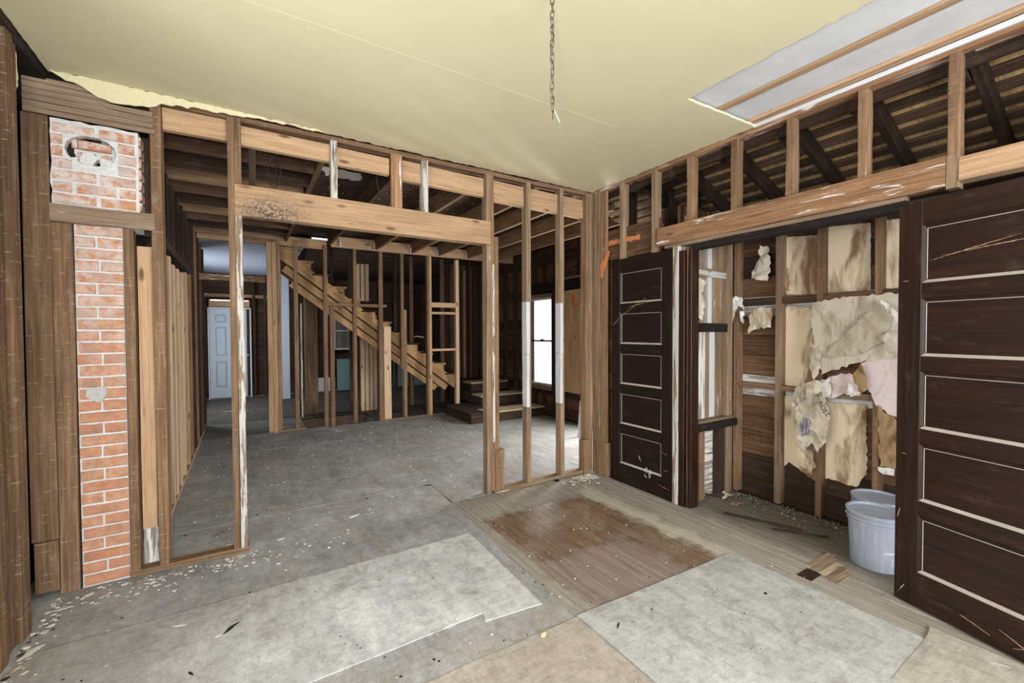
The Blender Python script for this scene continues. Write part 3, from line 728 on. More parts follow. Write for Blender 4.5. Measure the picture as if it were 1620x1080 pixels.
for k, (p0, p1, w_) in enumerate([((945, 387), (1012, 374), 0.035), ((968, 398), (958, 440), 0.03)]):
    A, B = hit(*p0, 0, 0.044), hit(*p1, 0, 0.044)
    if k == 0: out = [(A.y, A.z-w_), (A.y, A.z+w_*0.4), (B.y, B.z+w_*.7), (B.y, B.z-w_*.7)]
    else: out = [(A.y-.02, A.z), (B.y, B.z), (B.y+.03, B.z), (B.y+.04, B.z+.12), (A.y+.02, A.z)]
    out = [(-p[0], p[1]) for p in out]
    sheet('spray_mark', out, 'orangep', wt, (0.049 if k == 0 else 0.0, 0, 0), (0, -1, 0), (0, 0, 1), 0.0012, 0.006, 0.02, seed=20+k)
backing(wt, 'x', 0.10, 0.05, -6.62, -3.62, 0.0, 3.1, 'olddk')

# door jamb of the pocket opening
tj = root('trim_1', 'dark varnished door jamb with peeling white paint edge', 'door jamb', 'structure')
bx('jamb_edge', -0.012, 0.10, -1.118, -1.062, 0.0, 2.315, 'whitep', tj, seg=5, jit=.003)
bx('jamb_board', -0.004, 0.115, -1.178, -1.120, 0.0, 2.268, 'door', tj)
bx('jamb_board', 0.015, 0.12, -1.236, -1.180, 0.0, 2.268, 'door', tj)
bx('jamb_bead', 0.004, 0.016, -1.205, -1.192, 0.0, 2.268, 'doorworn', tj)

# ---------------------------------------------------------------- shallow bay beyond the pocket opening
wo = root('wall_bay', 'burnt plank outer wall of the shallow bay with bare studs', 'wall', 'structure')
planks(wo, 'x', 0.875, 0.022, -3.62, -1.10, -0.02, 2.62, 0.195, 'plank', mats=['plankdk', 'plankdk', 'plank', 'plank', 'plank', 'whiteplank', 'plank', 'plank', 'plank', 'whiteplank', 'plank', 'plankdk', 'plank', 'plank'])
backing(wo, 'x', 0.90, 0.05, -3.7, -1.0, -0.3, 2.62, 'olddk')
for y0, y1, mt in ((-1.20, -1.152, 'mid'), (-1.598, -1.545, 'grey'), (-1.925, -1.875, 'mid'), (-2.31, -2.262, 'mid'), (-2.70, -2.655, 'mid')):
    bx('stud', 0.785, 0.872, y0, y1, -0.005, 2.62, mt, wo, seg=4, jit=.003)
for y0, y1 in ((-1.543, -1.202), (-1.873, -1.60), (-2.26, -1.927), (-2.653, -2.312)):
    bx('fire_block', 0.79, 0.872, y0, y1, 1.80, 1.865, 'olddk' if y0 > -1.55 else 'plank', wo, 'y')
    bx('fire_block', 0.79, 0.872, y0, y1, 1.02, 1.065, 'mid', wo, 'y')
def bay_sheet(name, pts, mat, x=0.862, seed=1, amp=0.008, crumple=0.0, th=0.006, parent=None, curl=0.0, step=0.025):
    """outline given as photograph pixels on the bay wall"""
    out = []
    for p in pts:
        q = hit(p[0], p[1], 0, x); out.append((-q.y, q.z) + tuple(p[2:]))
    return sheet(name, out, mat, parent or wo, (x, 0, 0), (0, -1, 0), (0, 0, 1), th, amp, step, crumple, 0.05, seed, curl=curl)
for k, pts in enumerate([[(1236, 375), (1293, 372), (1293, 466), (1236, 466)], [(1299, 360), (1378, 352), (1378, 459), (1299, 463)], [(1391, 348), (1425, 346), (1425, 455), (1391, 457)],
                         [(1236, 486), (1290, 486), (1290, 615), (1236, 618)], [(1236, 625), (1292, 632), (1290, 760), (1268, 745), (1255, 735), (1248, 730), (1236, 740)]]):
    bay_sheet('backing_panel', pts, 'board', 0.866, 30+k, 0.002 if k < 4 else 0.008)
bay_sheet('backing_panel', [(1300, 636), (1371, 640), (1372, 750), (1355, 770), (1330, 762), (1300, 755)], 'board', 0.864, 40, 0.008)

def paper(name, label, pts, mat, x, seed, crumple=0.02, amp=0.012, th=0.003, curl=0.0, group=None):
    o = bay_sheet(name, pts, mat, x, seed, amp, crumple, th, None, curl)
    o.parent = None
    return tag(o, label, 'wallpaper' if 'wallpaper' in name else 'scrap', group)
paper('torn_wallpaper', 'large beige torn wallpaper sheet with a diagonal fold on the bay wall', [(1284, 478), (1340, 470), (1395, 466), (1425, 462), (1425, 565), (1390, 570), (1350, 575), (1300, 592), (1292, 560), (1286, 520)], 'paperA', 0.765, 51, 0.010)
paper('wallpaper_flap', 'triangular folded flap of wallpaper hanging over the beige sheet', [(1300, 566), (1392, 474), (1412, 500), (1400, 540), (1360, 560)], 'paperF', 0.735, 52, 0.02, 0.006, 0.004)
paper('pink_wallpaper', 'pale pink wallpaper remnant beside the broad dark door', [(1362, 575), (1395, 565), (1425, 560), (1425, 665), (1405, 655), (1385, 640), (1372, 610)], 'paperP', 0.772, 53, 0.006)
paper('wallpaper_scrap', 'white and pink curled wallpaper scrap below the diagonal fold', [(1296, 604), (1312, 596), (1345, 590), (1362, 604), (1360, 626), (1335, 622), (1318, 630), (1300, 628)], 'paperP', 0.755, 54, 0.03)
paper('plaster_scrap', 'small white plaster scrap at the left edge of the pink paper', [(1298, 606), (1314, 600), (1314, 626), (1302, 630)], 'paperW', 0.718, 55, 0.02)
paper('plaster_scrap', 'small white plaster scrap between pink paper and brown knot', [(1342, 606), (1358, 604), (1360, 622), (1346, 628)], 'paperW', 0.712, 56, 0.02)
hp_ = paper('hanging_paper', 'long printed paper strip dangling from the crosspiece between two studs', [(1262, 622), (1300, 618), (1312, 655), (1310, 690), (1296, 715), (1284, 700), (1272, 715), (1262, 700), (1258, 660)], 'paperA', 0.735, 57, 0.045)
tc = bpy.data.curves.new('printed_word', 'FONT'); tc.body = 'ROLL'; tc.size = 0.055; tc.extrude = 0.0004; tc.align_x = 'CENTER'
q = hit(1300, 648, 0, 0.690)
mw = Matrix(((0, 0, -1), (-1, 0, 0), (0, 1, 0))).to_4x4() @ Matrix.Rotation(math.radians(-58), 4, 'Z'); mw.translation = q
tw = bpy.data.objects.new('printed_text', tc); COL.objects.link(tw); bpy.context.view_layer.update()
me = bpy.data.meshes.new_from_object(tw.evaluated_get(bpy.context.evaluated_depsgraph_get())); bpy.data.objects.remove(tw); bpy.data.curves.remove(tc)
me.materials.clear(); me.name = 'printed_word'; link('printed_word', me, M['wire'], hp_, mw)
q = [hit(u, v, 0, 0.695) for u, v in ((1264, 672), (1272, 660), (1282, 664), (1280, 684), (1268, 690))]
sheet('printed_patch', [(-p_.y, p_.z) for p_ in reversed(q)], 'ink', hp_, (0.695, 0, 0), (0, -1, 0), (0, 0, 1), 0.001, 0.006, 0.015, 0.004, 0.02, seed=91)
paper('hanging_paper', 'crumpled grey paper wad on the crosspiece above the printed strip', [(1248, 632), (1262, 610), (1290, 600), (1302, 608), (1296, 622), (1270, 634), (1256, 644)], 'paperA', 0.72, 58, 0.05)
paper('paper_scrap', 'torn beige paper curl hanging high beside the narrow window wall', [(1204, 388), (1217, 392), (1219, 425), (1214, 444), (1190, 440), (1192, 420), (1200, 410)], 'paperA', 0.78, 59, 0.05)
paper('paper_scrap', 'pleated beige paper strip hanging below the upper crosspiece', [(1188, 488), (1219, 486), (1219, 518), (1196, 520), (1184, 528)], 'paperA', 0.755, 60, 0.04)
paper('paper_scrap', 'small ragged paper tatter stuck on the corner stud', [(1152, 472), (1162, 472), (1166, 486), (1158, 520), (1150, 514), (1156, 492)], 'paperW', 0.75, 61, 0.04)
paper('brown_paper', 'brown rotted backing paper low beside the broad dark door', [(1388, 640), (1405, 655), (1425, 668), (1425, 742), (1392, 738), (1390, 690)], 'paperB', 0.77, 62, 0.012)
paper('paper_scrap', 'burnt brown paper tatter low on the middle stud', [(1264, 706), (1284, 712), (1290, 735), (1284, 752), (1272, 748), (1262, 728)], 'board', 0.75, 63, 0.03)
paper('paper_scrap', 'white paper tatter low on the right bay stud', [(1389, 738), (1415, 742), (1415, 752), (1396, 750)], 'paperW', 0.76, 64, 0.02)
paper('paper_scrap', 'brown curled paper knot in the middle of the pink wallpaper', [(1350, 592), (1362, 575), (1370, 590), (1374, 615), (1362, 622), (1352, 606)], 'paperB', 0.69, 65, 0.03)
paper('paper_scrap', 'torn beige paper edge at the top right of the folded flap', [(1392, 530), (1410, 522), (1425, 528), (1425, 560), (1404, 566), (1398, 548)], 'paperA', 0.70, 66, 0.03)

paper('paper_scrap', 'small white tatter at the top of the corner stud in the bay', [(1160, 470), (1174, 470), (1178, 490), (1168, 484)], 'paperW', 0.77, 110, 0.03)
paper('paper_scrap', 'narrow white tatter below the corner stud crosspiece', [(1172, 492), (1177, 492), (1176, 512), (1171, 508)], 'paperW', 0.76, 111, 0.03)
paper('paper_scrap', 'curled white paper on the beige sheet at the upper right', [(1394, 474), (1408, 482), (1424, 500), (1424, 512), (1404, 494)], 'paperW', 0.675, 112, 0.02)
paper('paper_scrap', 'ragged beige tongue at the left edge of the large sheet', [(1284, 540), (1300, 560), (1296, 590), (1288, 600), (1280, 580)], 'paperA', 0.745, 113, 0.03)
paper('paper_scrap', 'torn brown patch on the upper left backing panel', [(1238, 425), (1246, 424), (1250, 450), (1246, 466), (1238, 466)], 'paperB', 0.85, 114, 0.03)
# narrow side wall of the bay, with the boarded window
ws = root('wall_bay_side', 'narrow bay side wall of whitewashed boards and studs', 'wall', 'structure')
planks(ws, 'y', -1.09, 0.02, 0.10, 0.80, -0.02, 0.68, 0.14, 'whiteplank')
bx('stud', 0.25, 0.33, -1.16, -1.095, -0.01, 0.66, 'mid', ws); bx('stud', 0.55, 0.64, -1.16, -1.095, -0.01, 0.66, 'olddk', ws)
bx('stud', 0.665, 0.745, -1.17, -1.095, -0.01, 2.6, 'grey', ws, seg=3, jit=.003)
bx('stud', 0.10, 0.20, -1.15, -1.095, 0.7, 2.6, 'grey', ws, seg=3, jit=.003)
backing(ws, 'y', -1.065, 0.03, 0.09, 0.95, -0.02, 2.7, 'plank')
w2 = root('window_2', 'narrow boarded-up window with weathered sill in the bay side wall', 'window', 'structure')
bx('window_sill', 0.075, 0.74, -1.23, -1.11, 0.655, 0.715, 'black', w2, 'x', seg=3, jit=.003)
bx('sill_edge', 0.10, 0.72, -1.20, -1.11, 0.717, 0.74, 'grey', w2, 'x')
for a, b, mt in ((0.205, 0.375, 'whiteplank'), (0.38, 0.425, 'lath'), (0.43, 0.525, 'sleeve'), (0.53, 0.66, 'grey')):
    bx('window_board', a, b, -1.125-random.uniform(0, .012), -1.10, 0.742, 1.55, mt, w2, 'z')
bx('meeting_rail', 0.15, 0.70, -1.17, -1.10, 1.55, 1.63, 'black', w2, 'x', seg=3, jit=.003)
for a, b, mt in ((0.205, 0.36, 'lath'), (0.40, 0.46, 'sleeve'), (0.48, 0.66, 'grey')):
    bx('window_board', a, b, -1.125-random.uniform(0, .012), -1.10, 1.632, 2.5, mt, w2, 'z')
bx('cross_rail', 0.15, 0.68, -1.15, -1.127, 2.06, 2.14, 'whitep', w2, 'x')
sheet('paper_tatter', [(0.17, 1.7), (0.30, 1.66), (0.33, 1.82), (0.27, 1.9), (0.36, 2.02), (0.18, 2.05)], 'paperA', w2, (0, -1.15, 0), (1, 0, 0), (0, 0, 1), 0.003, 0.015, 0.03, 0.02, seed=71)

# ---------------------------------------------------------------- lean-to roof over the bay
rf = root('roof', 'underside of the lean-to roof with dark rafters and battens', 'roof', 'structure')
SL = -0.40
def rz(x): return 3.22 + SL*x
ang = math.atan(SL)
dirv = Vector((math.cos(ang), 0, math.sin(ang))); nrm = Vector((-math.sin(ang), 0, math.cos(ang)))
def roofbox(name, s0, s1, y0, y1, t0, t1, mat, grain):
    """s along the slope from the ridge side, t off the roof plane"""
    o0 = Vector((0.02, 0, rz(0.02)))
    if grain == 'y':
        c = o0+dirv*((s0+s1)/2)+nrm*((t0+t1)/2)
        return beam(name, (c.x, y0, c.z), (c.x, y1, c.z), s1-s0, t1-t0, mat, rf, up=nrm, seg=3, jit=0.003)
    c0 = o0+dirv*s0+nrm*((t0+t1)/2); c1 = o0+dirv*s1+nrm*((t0+t1)/2)
    return beam(name, (c0.x, (y0+y1)/2, c0.z), (c1.x, (y0+y1)/2, c1.z), y1-y0, t1-t0, mat, rf, up=nrm)
k = 0; s = -0.02
while s < 1.5:
    roofbox('roof_batten', s, s+0.078, -4.4, 0.35, 0.0, 0.02, 'roofdk', 'y')
    s += 0.140+random.uniform(-.006, .006)
yy = -4.4
while yy < 0.3:
    y1 = min(yy+1.19, 0.4); roofbox('roof_deck', -0.1, 1.6, yy, y1-.003, 0.023, 0.04, 'osb', 'x'); yy += 1.19
for y in (-0.55, -1.02, -1.49, -1.97, -2.42, -2.90, -3.40):
    roofbox('rafter', 0.05, 1.55, y-.022, y+.022, -0.13, 0.0, 'olddk', 'x')
    bx('rafter_tail', 0.09, 0.26, y+.03, y+.08, 2.98, 3.07, 'olddk', rf, 'x')
bx('ridge_board', 0.092, 0.115, -4.4, 0.0, 2.99, 3.2, 'olddk', rf, 'y')
beam('rafter', (0.15, -1.10, 3.04), (1.1, -0.6, 2.72), 0.05, 0.11, 'olddk', rf)
beam('rafter', (0.15, -0.75, 2.98), (1.1, -0.35, 2.70), 0.05, 0.10, 'black', rf)
backing(rf, 'x', 1.45, 0.04, -4.4, 0.3, 2.3, 3.0, 'black')
bx('attic_floor', 0.14, 1.5, -4.4, -1.0, 2.485, 2.505, 'olddk', rf, 'y')
backing(rf, 'y', -4.42, 0.04, 0.1, 1.6, 2.3, 3.3, 'black')

# ---------------------------------------------------------------- corridor wall
wc = root('wall_corridor', 'corridor wall of dark studs with new pale studs set in', 'wall', 'structure')
bx('sole_plate', -3.93, -3.835, 0.95, 5.3, 0.0, 0.035, 'fresh', wc, 'y')
beam('rail_plate', (-3.885, 0.44, 2.335), (-3.885, 3.3, 2.335), 0.09, 0.08, 'olddk', wc)
for y, mt, z0, z1 in ((0.46, 'old', 0, 2.29), (0.70, 'olddk', 0, 2.29), (1.04, 'mid', 0.036, 2.22), (1.24, 'pine', 0.036, 2.24), (1.50, 'pine', 0.036, 2.20), (1.80, 'pine', 0.036, 2.20), (2.16, 'pine', 0.036, 2.20),
                      (2.62, 'fresh', 0.036, 2.26), (3.05, 'mid', 0.036, 2.29), (3.45, 'olddk', 0.036, 2.96), (3.85, 'old', 0.036, 2.96), (4.25, 'olddk', 0.036, 2.96), (4.75, 'old', 0.036, 2.96), (5.25, 'olddk', 0.036, 2.96)):
    bx('stud', -3.925, -3.838, y, y+(0.10 if mt == 'pine' else 0.05), z0, z1, mt, wc, seg=2, jit=.003)
for k in range(8):
    y = 0.46+k*0.38
    bx('upper_stud', -3.925, -3.84, y, y+0.05, 2.376, 2.96, 'old' if k < 2 else 'olddk', wc, seg=2, jit=.003)
planks(wc, 'x', -3.99, 0.022, 0.44, 5.35, 0.0, 3.15, 0.2, 'plankdk', brk=2.0)
backing(wc, 'x', -4.06, 0.06, 0.44, 5.35, 0.0, 3.3, 'black')

# ---------------------------------------------------------------- ceiling of the room beyond
cb = root('ceiling_back', 'open joists and upstairs floorboards above the room beyond', 'ceiling', 'structure')
for k in range(10):
    y = 0.22+k*0.41
    bx('joist', -3.93, -2.70, y, y+0.045, 2.985, 3.185, ('joist', 'joistdk', 'olddk')[k % 3], cb, 'x')  # pale and dark wood alternate, standing in for lit and shaded faces
for k, x in enumerate((-2.69, -2.06, -1.30, -0.66, -0.15, 0.45, 1.02)):
    bx('joist', x-0.045, x, 0.11, 4.0, 2.985, 3.185, 'joist' if k > 1 else 'joistdk', cb, 'y')
y = 0.10
while y < 9.0:
    bx('floorboard', -4.1, -1.2 if y < 4.2 or y > 5.3 else -2.5, y+.002, y+0.128, 3.187, 3.21, 'sub', cb, 'x')
    bx('floorboard', -1.19 if y < 4.2 or y > 5.3 else -0.2, 1.7, y+.002, y+0.128, 3.187, 3.21, 'sub', cb, 'x')
    y += 0.131
bx('upper_deck', -4.6, 1.9, 0.0, 9.3, 3.22, 3.30, 'black', cb, 'y')
for x in (-1.86, -1.30, -0.66, -0.15, 0.45): bx('joist_hanger', x-0.062, x-0.046, 3.97, 4.004, 2.975, 3.09, 'trimw', cb, 'z')
sheet('plaster_scrap', [(-2.62, 1.0), (-2.25, 1.0), (-2.2, 1.22), (-2.55, 1.25)], 'foil', cb, (0, 0, 3.184), (1, 0, 0), (0, 1, 0), 0.003, 0.02, 0.04, 0.008, seed=21)
bx('rim_beam', -2.05, 1.5, 4.005, 4.05, 2.97, 3.15, 'fresh', cb, 'x')
bx('rim_beam', -3.86, -2.06, 4.36, 4.42, 2.98, 3.14, 'fresh', cb, 'x')
bx('lintel', -3.86, -2.98, 4.36, 4.42, 2.37, 2.46, 'orange', cb, 'x')
bx('ceiling_panel', -4.1, -2.4, 4.45, 8.85, 2.99, 3.0, 'bluec', cb, 'y')
beam('brace', (-2.62, 0.25, 2.70), (-2.40, 2.0, 2.96), 0.05, 0.14, 'olddk', cb) if False else None
# points of the floor nails that came through
bm = bmesh.new()
for k in range(150):
    x = random.choice((-2.4, -1.9, -1.7, -1.05, -0.9, -0.4, 0.2, 0.3))+random.uniform(-.12, .12); y = 0.165+0.131*random.randrange(0, 22)
    c = Vector((x, y+random.uniform(-.01, .01), 3.187)); a = [bm.verts.new(c+Vector((math.cos(t)*.003, math.sin(t)*.003, 0))) for t in (0, 2.1, 4.2)]
    tip = bm.verts.new(c-Vector((random.uniform(-.004, .004), 0, random.uniform(.015, .03))))
    for i in range(3): bm.faces.new((a[i], tip, a[(i+1) % 3]))
me = bpy.data.meshes.new('nail_points'); bm.to_mesh(me); bm.free()
tag(link('nail_points', me, M['trimw'], cb), kind='stuff')

# ---------------------------------------------------------------- stud wall before the stairs
wg = root('wall_stair', 'open stud wall standing in front of the staircase', 'wall', 'structure')
def st(x0, x1, z0, z1, mt, y0=4.05, d=0.09, **kw): return bx('stud', x0, x1, y0, y0+d, z0, z1, mt, wg, seg=3, jit=.003, **kw)
st(-2.974, -2.907, 0, 2.96, 'fresh'); st(-2.903, -2.842, 0, 2.96, 'fresh'); st(-2.835, -2.785, 0, 2.96, 'mid', 4.08)
st(-2.60, -2.54, 0, 3.03, 'mid'); st(-2.165, -2.11, 0, 3.0, 'old'); st(-2.07, -2.01, 0, 2.02, 'old')
st(-1.70, -1.645, 0.02, 2.98, 'old'); st(-1.27, -1.20, 0, 2.98, 'old'); st(-1.185, -1.06, 0.0, 1.66, 'pine', 4.07)
st(-0.88, -0.83, 0.9, 2.98, 'old'); st(-0.82, -0.76, 0.0, 1.97, 'mid', 4.10)
st(-0.385, -0.345, 0, 2.98, 'mid'); st(-0.342, -0.295, 0, 2.98, 'fresh'); st(0.195, 0.265, 0.0, 2.95, 'pine')
bx('cross_block', -2.11, -1.13, 4.06, 4.12, 2.00, 2.05, 'mid', wg, 'x')
for z0, z1 in ((2.03, 2.12), (1.90, 1.945), (1.205, 1.25)): bx('cross_block', -0.294, 0.194, 4.06, 4.13, z0, z1, 'fresh', wg, 'x')
bx('sole_plate', -2.97, -2.45, 4.05, 4.13, 0.0, 0.03, 'grey', wg, 'x'); bx('sole_plate', -1.25, 0.0, 4.05, 4.13, 0.0, 0.02, 'grey', wg, 'x')

# ---------------------------------------------------------------- rooms farther back
wf = root('wall_far', 'dark far wall of boards and studs around the entry door', 'wall', 'structure')
fh = [(-4.02, -3.13, 0.0, 2.40), (-1.20, -0.72, 1.13, 2.1)]
planks(wf, 'y', 8.86, 0.02, -4.4, 2.2, 0.0, 3.0, 0.2, 'plankdk', fh, brk=3.0)
backing(wf, 'y', 8.93, 0.05, -4.6, 2.4, 0.0, 3.3, 'black')
for x in (-3.08, -2.85, -2.55, -2.2, -1.75, -1.3, -0.6, -0.15, 0.3, 0.85, 1.3): bx('stud', x, x+.05, 8.77, 8.855, 0.0, 3.0, 'olddk', wf)
bx('door_header', -4.08, -2.75, 8.78, 8.85, 2.42, 2.50, 'orange', wf, 'x')
for x0, x1, z0, z1, mt in ((-1.15, -0.65, 0.0, 0.84, 'turq'), (0.15, 0.84, 0.0, 1.25, 'turq'), (1.0, 1.4, 0.0, 1.0, 'turq'), (-1.75, -1.2, 0.0, 0.36, 'trimw')):
    bx('painted_panel', x0, x1, 8.82, 8.855, z0, z1, mt, wf, 'x')
bx('painted_panel', -2.58, -2.36, 7.9, 7.94, 0.0, 3.0, 'entry', wf, 'z')
wk = root('wall_middle', 'row of dark studs standing behind the staircase', 'wall', 'structure')
for x in (-2.75, -2.42, -1.85, -1.5, -0.6, -0.25, 0.1, 0.45, 0.8, 1.1, 1.4): bx('stud', x, x+random.uniform(.045, .06), 5.35, 5.44, 0.0, 3.18, random.choice(('olddk', 'old', 'olddk')), wk, seg=2, jit=.004)
bx('wide_post', -2.30, -2.08, 5.42, 5.56, 0.0, 2.35, 'old', wk, seg=3, jit=.004); bx('wide_post', -2.26, -2.12, 5.44, 5.54, 2.36, 3.18, 'olddk', wk)
for k, x in enumerate((-1.32, -1.235, -1.15, -1.07)): bx('pale_stud', x, x+0.07, 5.25-0.0*k, 5.34, 0.0, 2.0-0.03*k, 'pine', wk, seg=2, jit=.003)
for k, x in enumerate((-1.35, -1.26, -1.17)): bx('pale_stud', x, x+0.07, 5.45, 5.54, 2.2, 2.95, 'pine', wk)
bx('wide_post', -0.98, -0.72, 5.22, 5.33, 0.0, 1.75, 'olddk', wk)
for k in range(7): bx('slat', 0.55+0.145*k, 0.55+0.145*k+0.125, 5.46, 5.485, 0.0, 3.1, random.choice(('plankdk', 'olddk', 'plank')), wk, 'z')
bx('pale_stud', 0.78, 0.82, 5.25, 5.34, 0.4, 2.2, 'trimw', wk); bx('pale_stud', 0.93, 0.99, 5.25, 5.33, 0.3, 2.95, 'mid', wk)
wq = root('wall_side', 'closing plank wall of the rooms farther back', 'wall', 'structure')
backing(wq, 'x', -4.55, 0.05, 5.3, 9.2, 0.0, 3.3, 'black', [(5.8, 7.4, 0.8, 2.6)]); backing(wq, 'x', 2.2, 0.05, 4.5, 9.2, 0.0, 3.3, 'black')  # unseen opening added for the hall fill lamp
backing(wq, 'y', 0.0, 0.04, 0.12, 1.7, -0.02, 2.55, 'plankdk')

# ---------------------------------------------------------------- outer wall with the bright window
we = root('wall_exterior', 'outer plank wall of the room beyond with the bright window', 'wall', 'structure')
WIN = (2.72, 3.50, 0.53, 2.20); HID = (0.25, 1.38, 0.5, 1.95); PLY = (1.50, 2.38, 0.53, 2.24)  # HID: unseen opening added for the side fill lamp
planks(we, 'x', 1.56, 0.022, 0.0, 5.4, 0.0, 3.2, 0.2, 'plank', (WIN, HID), mats=['plank', 'plank', 'plankdk'])
backing(we, 'x', 1.60, 0.06, -1.0, 5.6, -0.02, 3.3, 'olddk', (WIN, HID)); backing(we, 'x', 1.60, 0.06, 5.6, 9.2, 0.0, 3.3, 'black')
for y in (0.05, 1.42, 1.95, 2.44, 2.60, 3.56, 3.95, 4.35): bx('stud', 1.47, 1.557, y, y+.05, 0.0 if y not in (1.95,) else 2.5, 3.18, 'olddk', we, seg=2, jit=.003)
for y in (2.95, 3.25): bx('stud', 1.48, 1.557, y, y+.045, 2.45, 3.18, 'olddk', we); bx('stud', 1.48, 1.557, y, y+.045, 0.0, 0.42, 'olddk', we)
bx('window_header', 1.45, 1.557, 1.45, 3.6, 2.30, 2.46, 'black', we, 'y'); bx('window_ledge', 1.42, 1.557, 1.5, 2.4, 2.462, 2.50, 'grey', we, 'y')
w1 = root('window_1', 'bright double-hung window glowing with daylight between two studs', 'window', 'structure')
a, b, c, d = WIN
for y0, y1, z0, z1, g in ((a-.05, a+.02, c-.04, d+.06, 'z'), (b-.02, b+.05, c-.04, d+.06, 'z'), (a, b, d, d+.07, 'y'), (a-.05, b+.05, c-.06, c+.02, 'y')):
    bx('window_frame', 1.50, 1.60, y0, y1, z0, z1, 'grey' if g == 'y' else 'olddk', w1, g)
mz = hit(860, 539, 0, 1.58)[2]
bx('meeting_rail', 1.57, 1.60, a, b, mz-.016, mz+.016, 'olddk', w1, 'y'); bx('sash_lock', 1.545, 1.57, 3.06, 3.14, mz+.01, mz+.035, 'black', w1, 'y')
bx('sash_rail', 1.57, 1.60, a, b, d-.035, d, 'trimw', w1, 'y'); bx('sash_rail', 1.57, 1.60, a, b, c+.02, c+.05, 'trimw', w1, 'y')
def glass():
    t = NT('window_glass'); t.b.inputs['Base Color'].default_value = (1, 1, 1, 1); t.b.inputs['Roughness'].default_value = 0.02
    t.b.inputs['Transmission Weight'].default_value = 1.0; t.b.inputs['IOR'].default_value = 1.02
    return t.mat
M['glass'] = glass()
bx('glass_pane', 1.583, 1.588, a+.02, b-.02, c+.05, mz-.016, 'glass', w1, 'z', ch=0.0005); bx('glass_pane', 1.590, 1.595, a+.02, b-.02, mz+.016, d-.035, 'glass', w1, 'z', ch=0.0005)
pl = sheet('plywood_sheet', [(-2.41, 0.515), (-1.50, 0.515), (-1.50, 2.27), (-2.41, 2.27)], 'ply', None, (1.468, 0, 0), (0, -1, 0), (0, 0, 1), 0.014, 0.0, 0.5, seed=1)
tag(pl, 'knotty plywood sheet with orange spray marks beside the bright window', 'plywood')
for k, (p0, p1, p2, p3) in enumerate([((904, 466), (909, 465), (909, 482), (904, 482)), ((908, 480), (926, 475), (926, 481), (908, 486)), ((917, 462), (921, 461), (922, 474), (918, 476))]):
    out = [(-hit(*p, 0, 1.455).y, hit(*p, 0, 1.455).z) for p in (p3, p2, p1, p0)]
    o = sheet('spray_mark', out, 'orangep', pl, (1.4535, 0, 0), (0, -1, 0), (0, 0, 1), 0.0008, 0.006, 0.03, seed=80+k)

# ================================================================== doors
def panel_door(name, label, width, height, th, loc, rotz, npan=5, kind='structure', DM='door'):
    """five-panel door in its own frame: local x across from the hinge-side edge, y into the wall, z up"""
    dr = root(name, label, 'door', kind, loc, rotz)
    sw = 0.112; rails = [0.0]; bot, top, mr = 0.20, 0.13, 0.085
    ph = (height-bot-top-mr*(npan-1))/npan
    def lb(nm, x0, x1, y0, y1, z0, z1, mt, g, par=dr): return bx(nm, x0, x1, y0, y1, z0, z1, mt, par, g)
    lb('stile', 0, sw, 0, th, 0, height, DM, 'z'); lb('stile', width-sw, width, 0, th, 0, height, DM, 'z')
    z = 0
    for k in range(npan+1):
        hh = bot if k == 0 else (top if k == npan else mr)
        lb('rail', sw+.0005, width-sw-.0005, 0.0005, th-.0005, z, z+hh, DM, 'x'); z += hh
        if k < npan:
            pn = lb('panel', sw-.005, width-sw+.005, 0.013, th-.013, z-.005, z+ph+.005, DM, 'x')
            x0, x1, z0, z1 = sw, width-sw, z, z+ph
            # bevelled moulding round the panel; its lower run is paler
            for nm, q in (('low', [(x0, z0), (x1, z0), (x1-.014, z0+.016), (x0+.014, z0+.016)]), ('up', [(x0, z1), (x0+.014, z1-.014), (x1-.014, z1-.014), (x1, z1)]),
                          ('l', [(x0, z0), (x0+.014, z0+.016), (x0+.014, z1-.014), (x0, z1)]), ('r', [(x1, z0), (x1, z1), (x1-.014, z1-.014), (x1-.014, z0+.016)])):
                vs = []
                for (xx, zz) in q:
                    inner = abs(xx-x0) > .01 and abs(xx-x1) > .01 and abs(zz-z0) > .01 and abs(zz-z1) > .01
                    vs.append((xx, 0.0125 if inner else 0.001, zz))
                vs += [(v[0], 0.016, v[2]) for v in vs]
                fs = [(0, 1, 2, 3), (4, 7, 6, 5)] + [(i, i+4, (i+1) % 4+4, (i+1) % 4) for i in range(4)]
                me = bpy.data.meshes.new('panel_moulding'); me.from_pydata(vs, [], fs)
                bm = bmesh.new(); bm.from_mesh(me); bmesh.ops.recalc_face_normals(bm, faces=bm.faces); bm.to_mesh(me); bm.free()
                ob = link('panel_moulding', me, M['doortrim' if nm == 'low' else DM], dr)
            # thin bead that shows pale along the inner edge
            lb('bead', x0+.018, x1-.018, 0.0095, 0.0135, z1-.024, z1-.020, 'doortrim', 'x', dr)
            lb('bead', x0+.016, x0+.0195, 0.0095, 0.0135, z0+.02, z1-.024, 'doortrim', 'z', dr)
            lb('bead', x1-.0195, x1-.016, 0.0095, 0.0135, z0+.02, z1-.024, 'doortrim', 'z', dr)
            z += ph
    lb('worn_edge', -0.002, 0.0, 0.002, th-.002, 0.0, height, 'doorworn', 'z')
    lb('worn_edge', width, width+0.002, 0.002, th-.002, 0.0, height, 'doorworn', 'z')
    return dr
